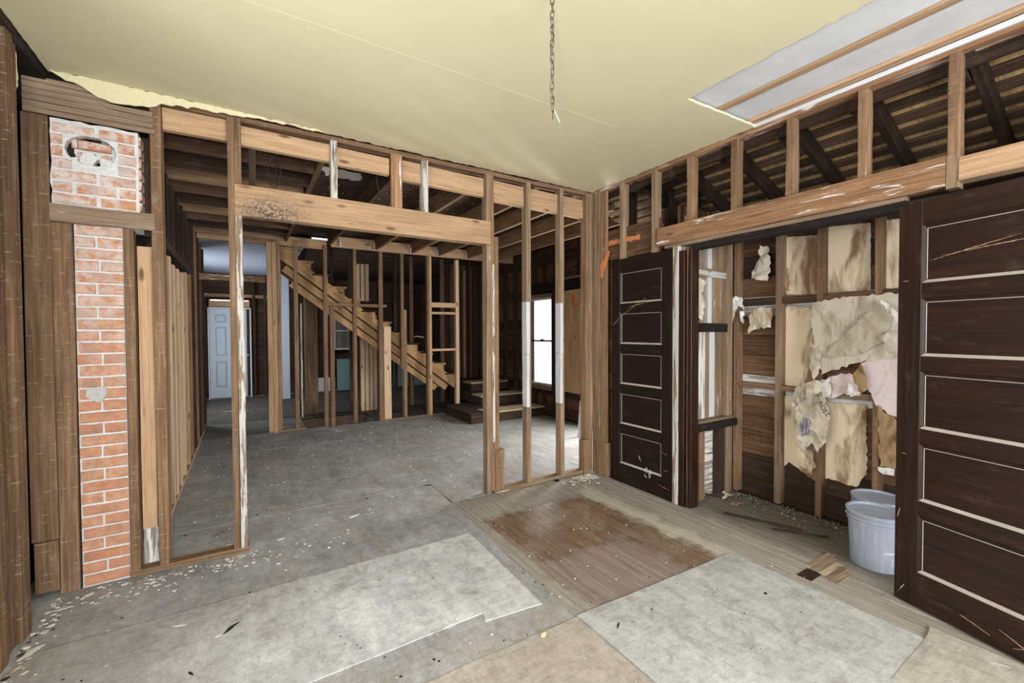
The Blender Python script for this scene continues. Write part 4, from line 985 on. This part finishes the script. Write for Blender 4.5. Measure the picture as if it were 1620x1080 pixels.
# local x runs towards -y of the room (left to right in the photograph)
d2 = panel_door('door_2', 'narrow dark five-panel pocket door next to the corner', 0.752, 2.298, 0.036, (-0.002, -0.298, 0.0), -math.pi/2, DM='door2')
dd = Vector((-0.149, -0.515, 0)).normalized()
d3 = panel_door('door_3', 'broad dark scratched five-panel door at the right edge', 0.80, 2.262, 0.038, (-0.083, -2.660, 0.004), math.atan2(dd.y, dd.x))
def scratch(dr, x0, z0, x1, z1, w, mt, k):
    d = Vector((x1-x0, z1-z0)); n_ = Vector((-d.y, d.x)).normalized()*w
    out = [(x0, z0), (x1, z1), (x1+n_.x*.4, z1+n_.y*.4), ((x0+x1)/2+n_.x, (z0+z1)/2+n_.y), (x0+n_.x*.3, z0+n_.y*.3)]
    a2 = sum(out[i][0]*out[(i+1) % 5][1]-out[(i+1) % 5][0]*out[i][1] for i in range(5))
    if a2 < 0: out.reverse()
    return sheet('scratch', out, mt, dr, (0, 0.0, 0), (1, 0, 0), (0, 0, 1), 0.0008, w*0.4, 0.012, seed=200+k)
rs = random.Random(5)
for k in range(4):
    z0 = rs.choice((rs.uniform(.02, .19), rs.uniform(.05, .5), rs.uniform(.4, 2.2))); x0 = rs.choice((rs.uniform(.004, .03), rs.uniform(.0, .1), rs.uniform(.0, .1)))
    L = rs.uniform(.02, .09)
    scratch(d3, x0, z0, x0+rs.uniform(-.0, .02)+L*.2, z0+L*rs.choice((.0, -.3, 1.4)), rs.uniform(.0015, .005), rs.choice(('fresh', 'fresh', 'doortrim')), k)
for k, (x0, z0, x1, z1) in enumerate([(0.15, 1.93, 0.5, 2.0), (0.2, 1.95, 0.62, 1.98), (0.3, 0.08, 0.42, 0.05), (0.5, 0.04, 0.6, 0.10), (0.45, 0.1, 0.56, 0.06)]):
    scratch(d3, x0, z0, x1, z1, 0.004, 'fresh', 40+k)
for k, (x0, z0, x1, z1) in enumerate([(0.10, 1.70, 0.45, 1.88), (0.2, 1.80, 0.5, 1.84), (0.02, 1.62, 0.1, 1.69), (0.70, 0.42, 0.62, 0.44), (0.73, 0.1, 0.6, 0.12), (0.72, 0.27, 0.66, 0.27)]):
    scratch(d2, x0, z0, x1, z1, 0.004, 'fresh', 60+k)
for k in range(8):
    x0, z0 = 0.45+rs.uniform(-.06, .07), 0.24+rs.uniform(-.1, .05)
    s_ = scratch(d2, x0, z0, x0+rs.uniform(-.03, .03), z0+rs.uniform(.02, .06), .007, 'foil', 70+k); s_.name = 'paint_splash'
# white entry door at the end of the corridor
d1 = root('door_1', 'pale blue-white six-panel entry door at the far end of the corridor', 'door', 'structure', (-4.0, 8.80, 0))
bx('leaf', 0.03, 0.78, 0.0, 0.04, 0.02, 2.14, 'entry', d1, 'z')
for cx_ in (0.13, 0.45):
    for z0, z1 in ((1.82, 2.0), (1.03, 1.70), (0.28, 0.88)):
        p_ = bx('door_panel', cx_+.02, cx_+.23, -0.008, 0.001, z0, z1, 'entrydk', d1, 'z', ch=0.004)
        bx('raised_field', -.085, .085, -0.016, -0.0045, .024, z1-z0-.024, 'entry', p_, 'z', ch=0.012)
bx('jamb', 0.0, 0.028, -0.03, 0.06, 0.0, 2.17, 'trimw', d1, 'z'); bx('jamb', 0.845, 0.875, -0.03, 0.06, 0.0, 2.17, 'trimw', d1, 'z'); bx('head', 0.0, 0.875, -0.03, 0.06, 2.145, 2.175, 'trimw', d1, 'x')
bx('dark_leaf_edge', 0.785, 0.84, -0.01, 0.05, 0.02, 2.14, 'olddk', d1, 'z')
tube('knob', [(0.80, -0.04, 1.03), (0.80, -0.01, 1.03)], 0.02, 'trimw', d1, 10); tube('deadbolt', [(0.80, -0.03, 1.16), (0.80, -0.01, 1.16)], 0.016, 'steel', d1, 10)
bx('transom_board', 0.03, 0.85, 0.0, 0.03, 2.19, 2.36, 'fresh', d1, 'x'); bx('transom_gap', 0.06, 0.82, -0.004, 0.0, 2.335, 2.355, 'glow', d1, 'x')
w3 = root('window_3', 'small dusty sash window far behind the stairs', 'window', 'structure')
for x0, x1, z0, z1, g in ((-1.22, -1.18, 1.1, 2.12, 'z'), (-0.74, -0.70, 1.1, 2.12, 'z'), (-1.22, -0.7, 2.08, 2.12, 'x'), (-1.22, -0.7, 1.1, 1.14, 'x'), (-1.2, -0.72, 1.60, 1.63, 'x')): bx('sash', x0, x1, 8.80, 8.85, z0, z1, 'trimw', w3, g)
bx('pane', -1.18, -0.74, 8.83, 8.84, 1.63, 2.08, 'glassdk', w3, 'x'); bx('pane', -1.18, -0.74, 8.83, 8.84, 1.14, 1.60, 'glassdk', w3, 'x')

# ================================================================== things
# ---------------------------------------------------------------- staircase
stc = root('staircase', 'bare wooden staircase climbing leftwards behind the open studs', 'staircase', None, (0.31, 4.3, 0))
TS = (2.993-0.616)/3.13
def sp(x, dz, y): return (x-0.31, y-4.3, 0.616+(0.31-x)*TS+dz)
for k, (dz, h_, mt) in enumerate(((-0.11, 0.155, 'stair'), (-0.308, 0.115, 'stair'), (-0.472, 0.10, 'stair'))):
    xa, xb = (0.31, -2.82) if k == 0 else ((0.10, -2.72) if k == 1 else (-0.12, -2.62))
    beam('stringer', sp(xa, dz, 4.30+0.02*k), sp(xb, dz, 4.30+0.02*k), 0.04, h_, mt, stc, seg=3, jit=.003)
beam('stringer', sp(0.31, -0.14, 5.08), sp(-2.82, -0.14, 5.08), 0.04, 0.26, 'mid', stc)
n_st = 12; run = 0.262; rise = run*TS
for k in range(n_st):
    xr = 0.30-k*run; zt = 0.616+(0.31-xr)*TS + 0.135
    bx('riser', xr-0.31-0.02, xr-0.31, 0.0, 0.78, zt-rise-0.02, zt-0.03, 'stair', stc, 'y')
    bx('tread', xr-0.31-run+0.02, xr-0.31+0.035, -0.03, 0.80, zt-0.03, zt, 'stair' if k % 3 else 'olddk', stc, 'y')
    bx('step_side', xr-0.31-run+0.02, xr-0.31-0.021, 0.0, 0.03, zt-rise*0.75, zt-0.031, 'stair', stc, 'x')
lp = sheet('paper_scrap', [(-0.10, -0.05), (0.08, -0.06), (0.1, 0.04), (-0.02, 0.07), (-0.1, 0.03)], 'foil', None, (-0.42, 4.42, 1.335+0.135), (1, 0, 0), (0, 1, 0), 0.004, 0.01, 0.03, 0.04, 0.03, seed=5)
tag(lp, 'crumpled white paper lying on a tread of the staircase', 'scrap')
for nm, x0, x1, y0, y1, z0, z1 in (('platform', -0.05, 1.46, 2.92, 4.02, 0.0, 0.18), ('platform', 0.50, 1.46, 3.60, 5.1, 0.181, 0.36), ('platform', 0.62, 1.46, 4.25, 5.1, 0.361, 0.54)):
    lab = {0.0: 'low dark wooden step box on the floor below the stairs', 0.181: 'middle dark wooden step box with pale top', 0.361: 'upper dark wooden landing box at the foot of the stairs'}[z0]
    bo = root('step_box', lab, 'step', None, (x0, y0, z0))
    w_, d_, h_ = x1-x0, y1-y0, z1-z0
    bx('front_board', 0.0, w_, 0.0, 0.03, 0.0, h_-.028, 'olddk', bo, 'x'); bx('side_board', 0.0, 0.03, 0.031, d_, 0.0, h_-.028, 'olddk', bo, 'y'); bx('back_board', 0.0, w_, d_-.03, d_, 0, h_-.028, 'olddk', bo, 'x')
    bx('side_board', w_-.03, w_, 0.031, d_-.031, 0.0, h_-.028, 'olddk', bo, 'y')
    bx('top_board', -0.02, w_, 0.36, d_, h_-.027, h_, 'olddk', bo, 'x')
    bx('top_board', -0.02, 0.28 if z0 == 0 else 0.0, -0.025, 0.358, h_-.027, h_, 'olddk', bo, 'x') if z0 == 0 else None
    bx('top_board', 0.285 if z0 == 0 else -0.02, w_, -0.025, 0.358, h_-.027, h_, 'tread', bo, 'x')
# daylit slot high above the stairs
w4 = root('window_4', 'thin bright daylight slot high above the stairs', 'window', 'structure')
bx('slot_pane', -2.28, -1.92, 4.45, 4.46, 3.155, 3.18, 'glow', w4, 'x')

# ---------------------------------------------------------------- buckets
def bucket(loc, rz_, label, h=0.365, r0=0.132, r1=0.152):
    b_ = root('plastic_bucket', label, 'bucket', None, loc, rz_, 'plastic buckets in the bay')
    pr = [(0.0, 0.0), (r0, 0.0), (r0+.003, 0.004)]
    for zz in (0.10, 0.2, 0.285): pr.append((r0+(r1-r0)*zz/h, zz))
    pr += [(r1-.004, h-.008), (r1-.007, h-.008), (r0-.004, 0.012), (0.0, 0.012)]
    lathe('body', pr, 'bucket', b_)
    for zz in (h-.012, h-.045, h-.07):
        q = r0+(r1-r0)*zz/h
        e = 0.010 if zz > h-.02 else 0.007
        lathe('rim', [(q-.002, zz-.006), (q+e, zz-.006), (q+e, zz+.008), (q-.002, zz+.010), (q-.002, zz-.006)], 'bucket', b_)
    hp = []
    for k in range(25):
        a = math.pi*k/24; x = (r1+.014)*math.cos(a); s_ = math.sin(a)
        hp.append((x, -0.10*s_-0.0, h-.05-0.13*s_) if True else None)
    # bail hanging down against the side
    hp = [((r1+.012)*math.cos(math.pi*k/24), -(r1+.010)*math.sin(math.pi*k/24)*1.0, h-.055-0.15*math.sin(math.pi*k/24)) for k in range(25)]
    hd = tube('bail_handle', hp, 0.0025, 'trimw', b_, 6)
    tube('handle_grip', hp[10:15], 0.009, 'trimw', hd, 8)
    lathe('residue', [(0, h*0.80), (r1-.03, h*0.80), (r1-.03, h*0.805), (0, h*0.805)], 'stone', b_)
    return b_
b1 = bucket((0.275, -2.455, -0.004), math.radians(100), 'grey plastic bucket with wire handle beside the broad dark door')
for (a0_, a1_, z0, z1) in ((-2.52, -2.05, 0.128, 0.140), (-2.18, -2.14, 0.05, 0.10), (-2.2, -2.05, 0.285, 0.305)):
    vs = []; n_ = 6
    for k in range(n_+1):
        a_ = a0_+(a1_-a0_)*k/n_ - math.radians(100)
        for zz in (z0, z1):
            for e in (0.0002, 0.0012):
                q = 0.132+0.02*zz/0.365+e; vs.append((q*math.cos(a_), q*math.sin(a_), zz))
    fs = []
    for k in range(n_):
        a_, b_ = 4*k, 4*k+4
        fs += [(a_+1, b_+1, b_+3, a_+3), (a_, a_+2, b_+2, b_), (a_, b_, b_+1, a_+1), (a_+2, a_+3, b_+3, b_+2)]
    me = bpy.data.meshes.new('label_scrape'); me.from_pydata(vs, [], fs); link('label_scrape', me, M['trimw'], b1.children[0])
b2 = bucket((0.60, -2.365, -0.004), 0.3, 'second bucket, mostly hidden behind the grey one', 0.36)

# ---------------------------------------------------------------- chain with lamp wire
ch = root('hanging_chain', 'rusty chain with bare wires hanging from the yellow ceiling', 'chain', None, (-2.10, -2.03, H))
import itertools
lk = []
bmv = 14
def linkmesh():
    pts = []
    for k in range(bmv):
        a = 2*math.pi*k/bmv; pts.append(Vector((0.0085*math.cos(a), 0, 0.011*math.sin(a)+(0.009 if math.sin(a) > 0 else -0.009))))
    bm = bmesh.new(); rings = []
    for i, p in enumerate(pts):
        d = (pts[(i+1) % bmv]-pts[i-1]).normalized(); y = Vector((0, 1, 0)); x = d.cross(y).normalized()
        rings.append([bm.verts.new(p+x*.0026*math.cos(2*math.pi*k/6)+y*.0026*math.sin(2*math.pi*k/6)) for k in range(6)])
    for i in range(bmv):
        for k in range(6): bm.faces.new((rings[i][k], rings[i][(k+1) % 6], rings[(i+1) % bmv][(k+1) % 6], rings[(i+1) % bmv][k]))
    bmesh.ops.recalc_face_normals(bm, faces=bm.faces)
    me = bpy.data.meshes.new('chain_link'); bm.to_mesh(me); bm.free()
    for p_ in me.polygons: p_.use_smooth = True
    return me
lm = linkmesh()
for k in range(17):
    link('chain_link', lm, M['steel'], ch, Matrix.Translation((0.001*math.sin(k*1.3), 0.001*math.cos(k), -0.02-0.0315*k)) @ Matrix.Rotation(math.radians(90*(k % 2)+12*math.sin(k)+25), 4, 'Z'))
wp = [(0.008*math.sin(k*1.1), 0.008*math.cos(k*1.1), -0.0-0.0265*k) for k in range(21)]
tube('lamp_cord', wp, 0.0028, 'steel', ch, 6)
tip = Vector(wp[-1])
tube('wire_end', [tip, tip+Vector((0.008, -0.004, -0.02)), tip+Vector((0.022, -0.012, -0.055)), tip+Vector((0.026, -0.014, -0.065))], 0.0018, 'copper', ch)
tube('wire_end', [tip, tip+Vector((-0.003, 0.002, -0.03)), tip+Vector((-0.002, 0.002, -0.05))], 0.0018, 'wire', ch)
lathe('ceiling_hook', [(0.0, -0.012), (0.02, -0.012), (0.03, 0.0), (0.0, 0.0)], 'steel', ch, 16)

# cable loop hanging behind the header
lc = [(-3.09+0.012*math.sin(2*t), 0.16, 2.80+0.0) for t in (0,)]
pts = []
for k in range(30):
    a = 2*math.pi*k/29-1.4; pts.append((-3.08+0.045*math.cos(a)+0.004*math.sin(3*a), 0.16+0.01*math.sin(a), 2.775+0.115*math.sin(a)))
pts = [(-3.055, 0.17, 2.98)]+pts
tag(tube('cable_loop', pts, 0.004, 'wire', None), 'black cable loop hanging behind the header beam near the chimney', 'cable')
tag(tube('dangling_wire', [(-2.30, 0.17, 2.98), (-2.305, 0.17, 2.85), (-2.28, 0.18, 2.74), (-2.245, 0.18, 2.66), (-2.24, 0.18, 2.6)], 0.005, 'wire', None), 'thin black wire dangling behind the orange-brown cripple stud', 'wire')
tag(tube('bent_conduit', [hit(1175, 228, 0, .15), hit(1187, 227, 0, .15), hit(1191, 216, 0, .15)], 0.006, 'trimw', None), 'short bent white pipe in the attic above the right wall', 'pipe')
pw = sheet('leaning_board', [(-0.03, 0.0), (0.04, 0.0), (0.05, 0.66), (0.02, 0.74), (-0.02, 0.5)], 'sleeve', None, tuple(hit(917, 692, 2, 0.0)), (0.6, -0.75, 0.0), (0.20, 0.16, 1), 0.015, 0.004, 0.06, seed=9)
tag(pw, 'white splintered board leaning in the corner behind the corner post', 'board')
pw = bx('leaning_board', -0.04, 0.05, 0.0, 0.02, 0.0, 0.78, 'fresh', None, 'z'); pw.location = hit(926, 690, 2, 0.0); pw.rotation_euler = (math.radians(-9), math.radians(9), math.radians(-40))
tag(pw, 'brown board leaning beside the white splintered board', 'board')
tag(bx('loose_slat', -2.40, -2.372, 5.2, 5.22, 0.0, 2.1, 'whiteplank', None, 'z'), 'thin white slat standing beside the wide dark post', 'slat')

# ---------------------------------------------------------------- debris
def scrap(name, label, u, v, pts, mat, seed, z=0.003, crumple=0.006, rot=0.0, cat='scrap'):
    p = hit(u, v, 2, 0.0)
    c_, s_ = math.cos(rot), math.sin(rot)
    o = sheet(name, [(a*c_-b*s_, a*s_+b*c_) for a, b in pts], mat, None, (p.x, p.y, z), (1, 0, 0), (0, 1, 0), 0.002, 0.003, 0.015, crumple, 0.02, seed)
    return tag(o, label, cat)
def shard(a, b): return [(-a, 0), (-a*.3, -b), (a, -b*.3), (a*.6, b*.6), (-a*.2, b)]
scrap('paper_scrap', 'pointed white paper scrap by the left wall', 50, 1032, shard(0.055, 0.018), 'foil', 301, rot=0.9)
scrap('paper_scrap', 'flat pale scrap below the wide boards left of the chimney', 98, 964, shard(0.05, 0.018), 'foil', 302, rot=0.1)
scrap('paper_scrap', 'small white chip at the foot of the chimney', 140, 942, shard(0.03, 0.014), 'foil', 303, rot=0.6)
scrap('wood_splinter', 'dark wood splinter on the white underlay sheet', 366, 994, shard(0.05, 0.010), 'black', 304, rot=0.75, cat='splinter')
scrap('paper_scrap', 'thin white strip left of the dark splinter', 284, 990, shard(0.035, 0.005), 'foil', 305, rot=-0.4)
scrap('paper_scrap', 'white chip right beside the dark splinter', 345, 1008, shard(0.016, 0.010), 'foil', 306, rot=0.3)
scrap('wood_splinter', 'small black sliver at the bottom left of the white sheet', 302, 1066, shard(0.022, 0.006), 'black', 307, rot=-1.0, cat='splinter')
scrap('wood_splinter', 'dark twig lying on the cream underlay sheet', 978, 990, shard(0.03, 0.004), 'black', 308, rot=0.6, cat='splinter')
scrap('paint_chip', 'yellowish paint chip on the beige strip before the brown boards', 860, 1005, shard(0.022, 0.014), 'paperY', 309, rot=0.4)
scrap('debris_lump', 'small dark lump near the right edge of the cream sheet', 1211, 939, shard(0.012, 0.010), 'black', 310, rot=0.2, crumple=0.01)
scrap('tape_strip', 'turquoise tape strip on the bare boards by the cream sheet', 1285, 931, shard(0.045, 0.006), 'turq', 311, rot=-1.3)
scrap('tape_strip', 'thin grey-blue strip on the beige sheet before the broad door', 1560, 1046, shard(0.08, 0.004), 'entry', 312, rot=-1.2)
scrap('paper_scrap', 'white chip at the foot of the pale jack stud', 362, 864, shard(0.035, 0.02), 'foil', 313, rot=0.1, crumple=0.015)
scrap('paper_scrap', 'white chip on the floor beyond the sole plate right of the pale jack stud', 444, 853, shard(0.03, 0.015), 'foil', 314, rot=0.3)
scrap('paper_scrap', 'crumpled white chip in the middle of the grey floor', 560, 816, shard(0.05, 0.016), 'foil', 315, rot=0.3, crumple=0.012)
scrap('paper_scrap', 'beige paper piece in the bay near the jamb', 1150, 782, shard(0.07, 0.05), 'paperA', 316, rot=0.4, crumple=0.03)
scrap('paper_scrap', 'white plaster lump in the bay near the jamb', 1146, 790, shard(0.03, 0.02), 'foil', 317, z=0.02, rot=0.1, crumple=0.03)
scrap('paper_scrap', 'grey-brown cardboard scrap in the bay beside the plaster lump', 1165, 797, shard(0.07, 0.04), 'paperB', 318, rot=-0.4, crumple=0.02)
scrap('paper_scrap', 'long white curl on the floor at the corridor end', 360, 651, shard(0.12, 0.03), 'foil', 319, rot=0.2)
for k, (u, v, r_) in enumerate(((1100, 780, -1.1), (1205, 826, -1.2), (1265, 845, -1.0))):
    q = hit(u, v, 2, 0.0); L = (0.22, 0.28, 0.18)[k]
    dv = Vector((math.cos(r_), math.sin(r_), 0))*L
    tag(beam('wood_strip', q-dv+Vector((0, 0, .01)), q+dv+Vector((0, 0, .012)), 0.018, 0.012, 'olddk', None, seg=3, jit=.003),
        ('dark wood strip on the bay floor close to the jamb', 'dark wood strip in the middle of the bay floor', 'short dark wood strip on the bay floor towards the bucket')[k], 'wood strip')

def chips(name, label, n_, placer, mats, smin, smax, seed):
    rr = random.Random(seed); bm = bmesh.new()
    for k in range(n_):
        x, y, z = placer(rr); s = rr.uniform(smin, smax)*rr.uniform(.5, 1); m_ = 3+rr.randrange(3); a0 = rr.uniform(0, 6.28); el = rr.uniform(.35, 1)
        tilt = rr.uniform(-.35, .35); top = []
        for i in range(m_):
            a = a0+6.283*i/m_+rr.uniform(-.3, .3); px, py = s*math.cos(a), s*el*math.sin(a)
            top.append((x+px, y+py, z+0.0025+abs(tilt)*s*0.5+px*tilt*.5))
        vt = [bm.verts.new(p) for p in top]; vb = [bm.verts.new((p[0], p[1], z)) for p in top]
        f = bm.faces.new(vt); mi = rr.randrange(len(mats)); f.material_index = mi
        for i in range(m_): bm.faces.new((vb[i], vb[(i+1) % m_], vt[(i+1) % m_], vt[i])).material_index = mi
    bmesh.ops.recalc_face_normals(bm, faces=bm.faces)
    me = bpy.data.meshes.new(name); bm.to_mesh(me); bm.free()
    for q in mats: me.materials.append(M[q])
    o = bpy.data.objects.new(name, me); COL.objects.link(o)
    return tag(o, label, 'debris', kind='stuff')
chips('debris', 'pale paint chips scattered along the foot of the back wall', 170, lambda r: (r.choice((r.uniform(-4.15, -3.2), r.uniform(-3.9, -2.6))), -min(0.4, abs(r.gauss(0.0, .14)))-.03, 0.0), ['foil', 'paperA', 'foil', 'stone'], 0.004, 0.018, 1)
chips('debris', 'small chips scattered over the floor of the near room', 300, lambda r: (r.uniform(-4.1, -0.3), r.uniform(-2.6, -0.45), 0.0), ['foil', 'olddk', 'paperA', 'stone', 'black'], 0.003, 0.011, 2)
chips('debris', 'small chips scattered over the floor beyond the bare studs', 420, lambda r: (r.uniform(-3.7, -0.15), r.uniform(0.16, 3.9), 0.0), ['foil', 'olddk', 'paperA', 'foil', 'stone'], 0.004, 0.016, 22)
chips('debris', 'pale plaster crumbs heaped at the corner post', 190, lambda r: (-0.10-abs(r.gauss(0, .16)), -0.05-abs(r.gauss(0, .10)), 0.0), ['foil', 'paperA', 'foil'], 0.006, 0.026, 3)
chips('debris', 'dirt and plaster crumbs along the foot of the bay wall', 420, lambda r: (0.77-abs(r.gauss(0, .13)), r.uniform(-2.15, -1.22), 0.0), ['paperB', 'olddk', 'olddk', 'paperA', 'olddk', 'stone'], 0.003, 0.011, 4)
chips('debris', 'crumbs along the foot of the left wall', 160, lambda r: (-4.25+abs(r.gauss(0, .05)), r.uniform(-1.6, -0.05), 0.0), ['paperA', 'foil', 'paperA', 'olddk', 'foil'], 0.005, 0.020, 5)
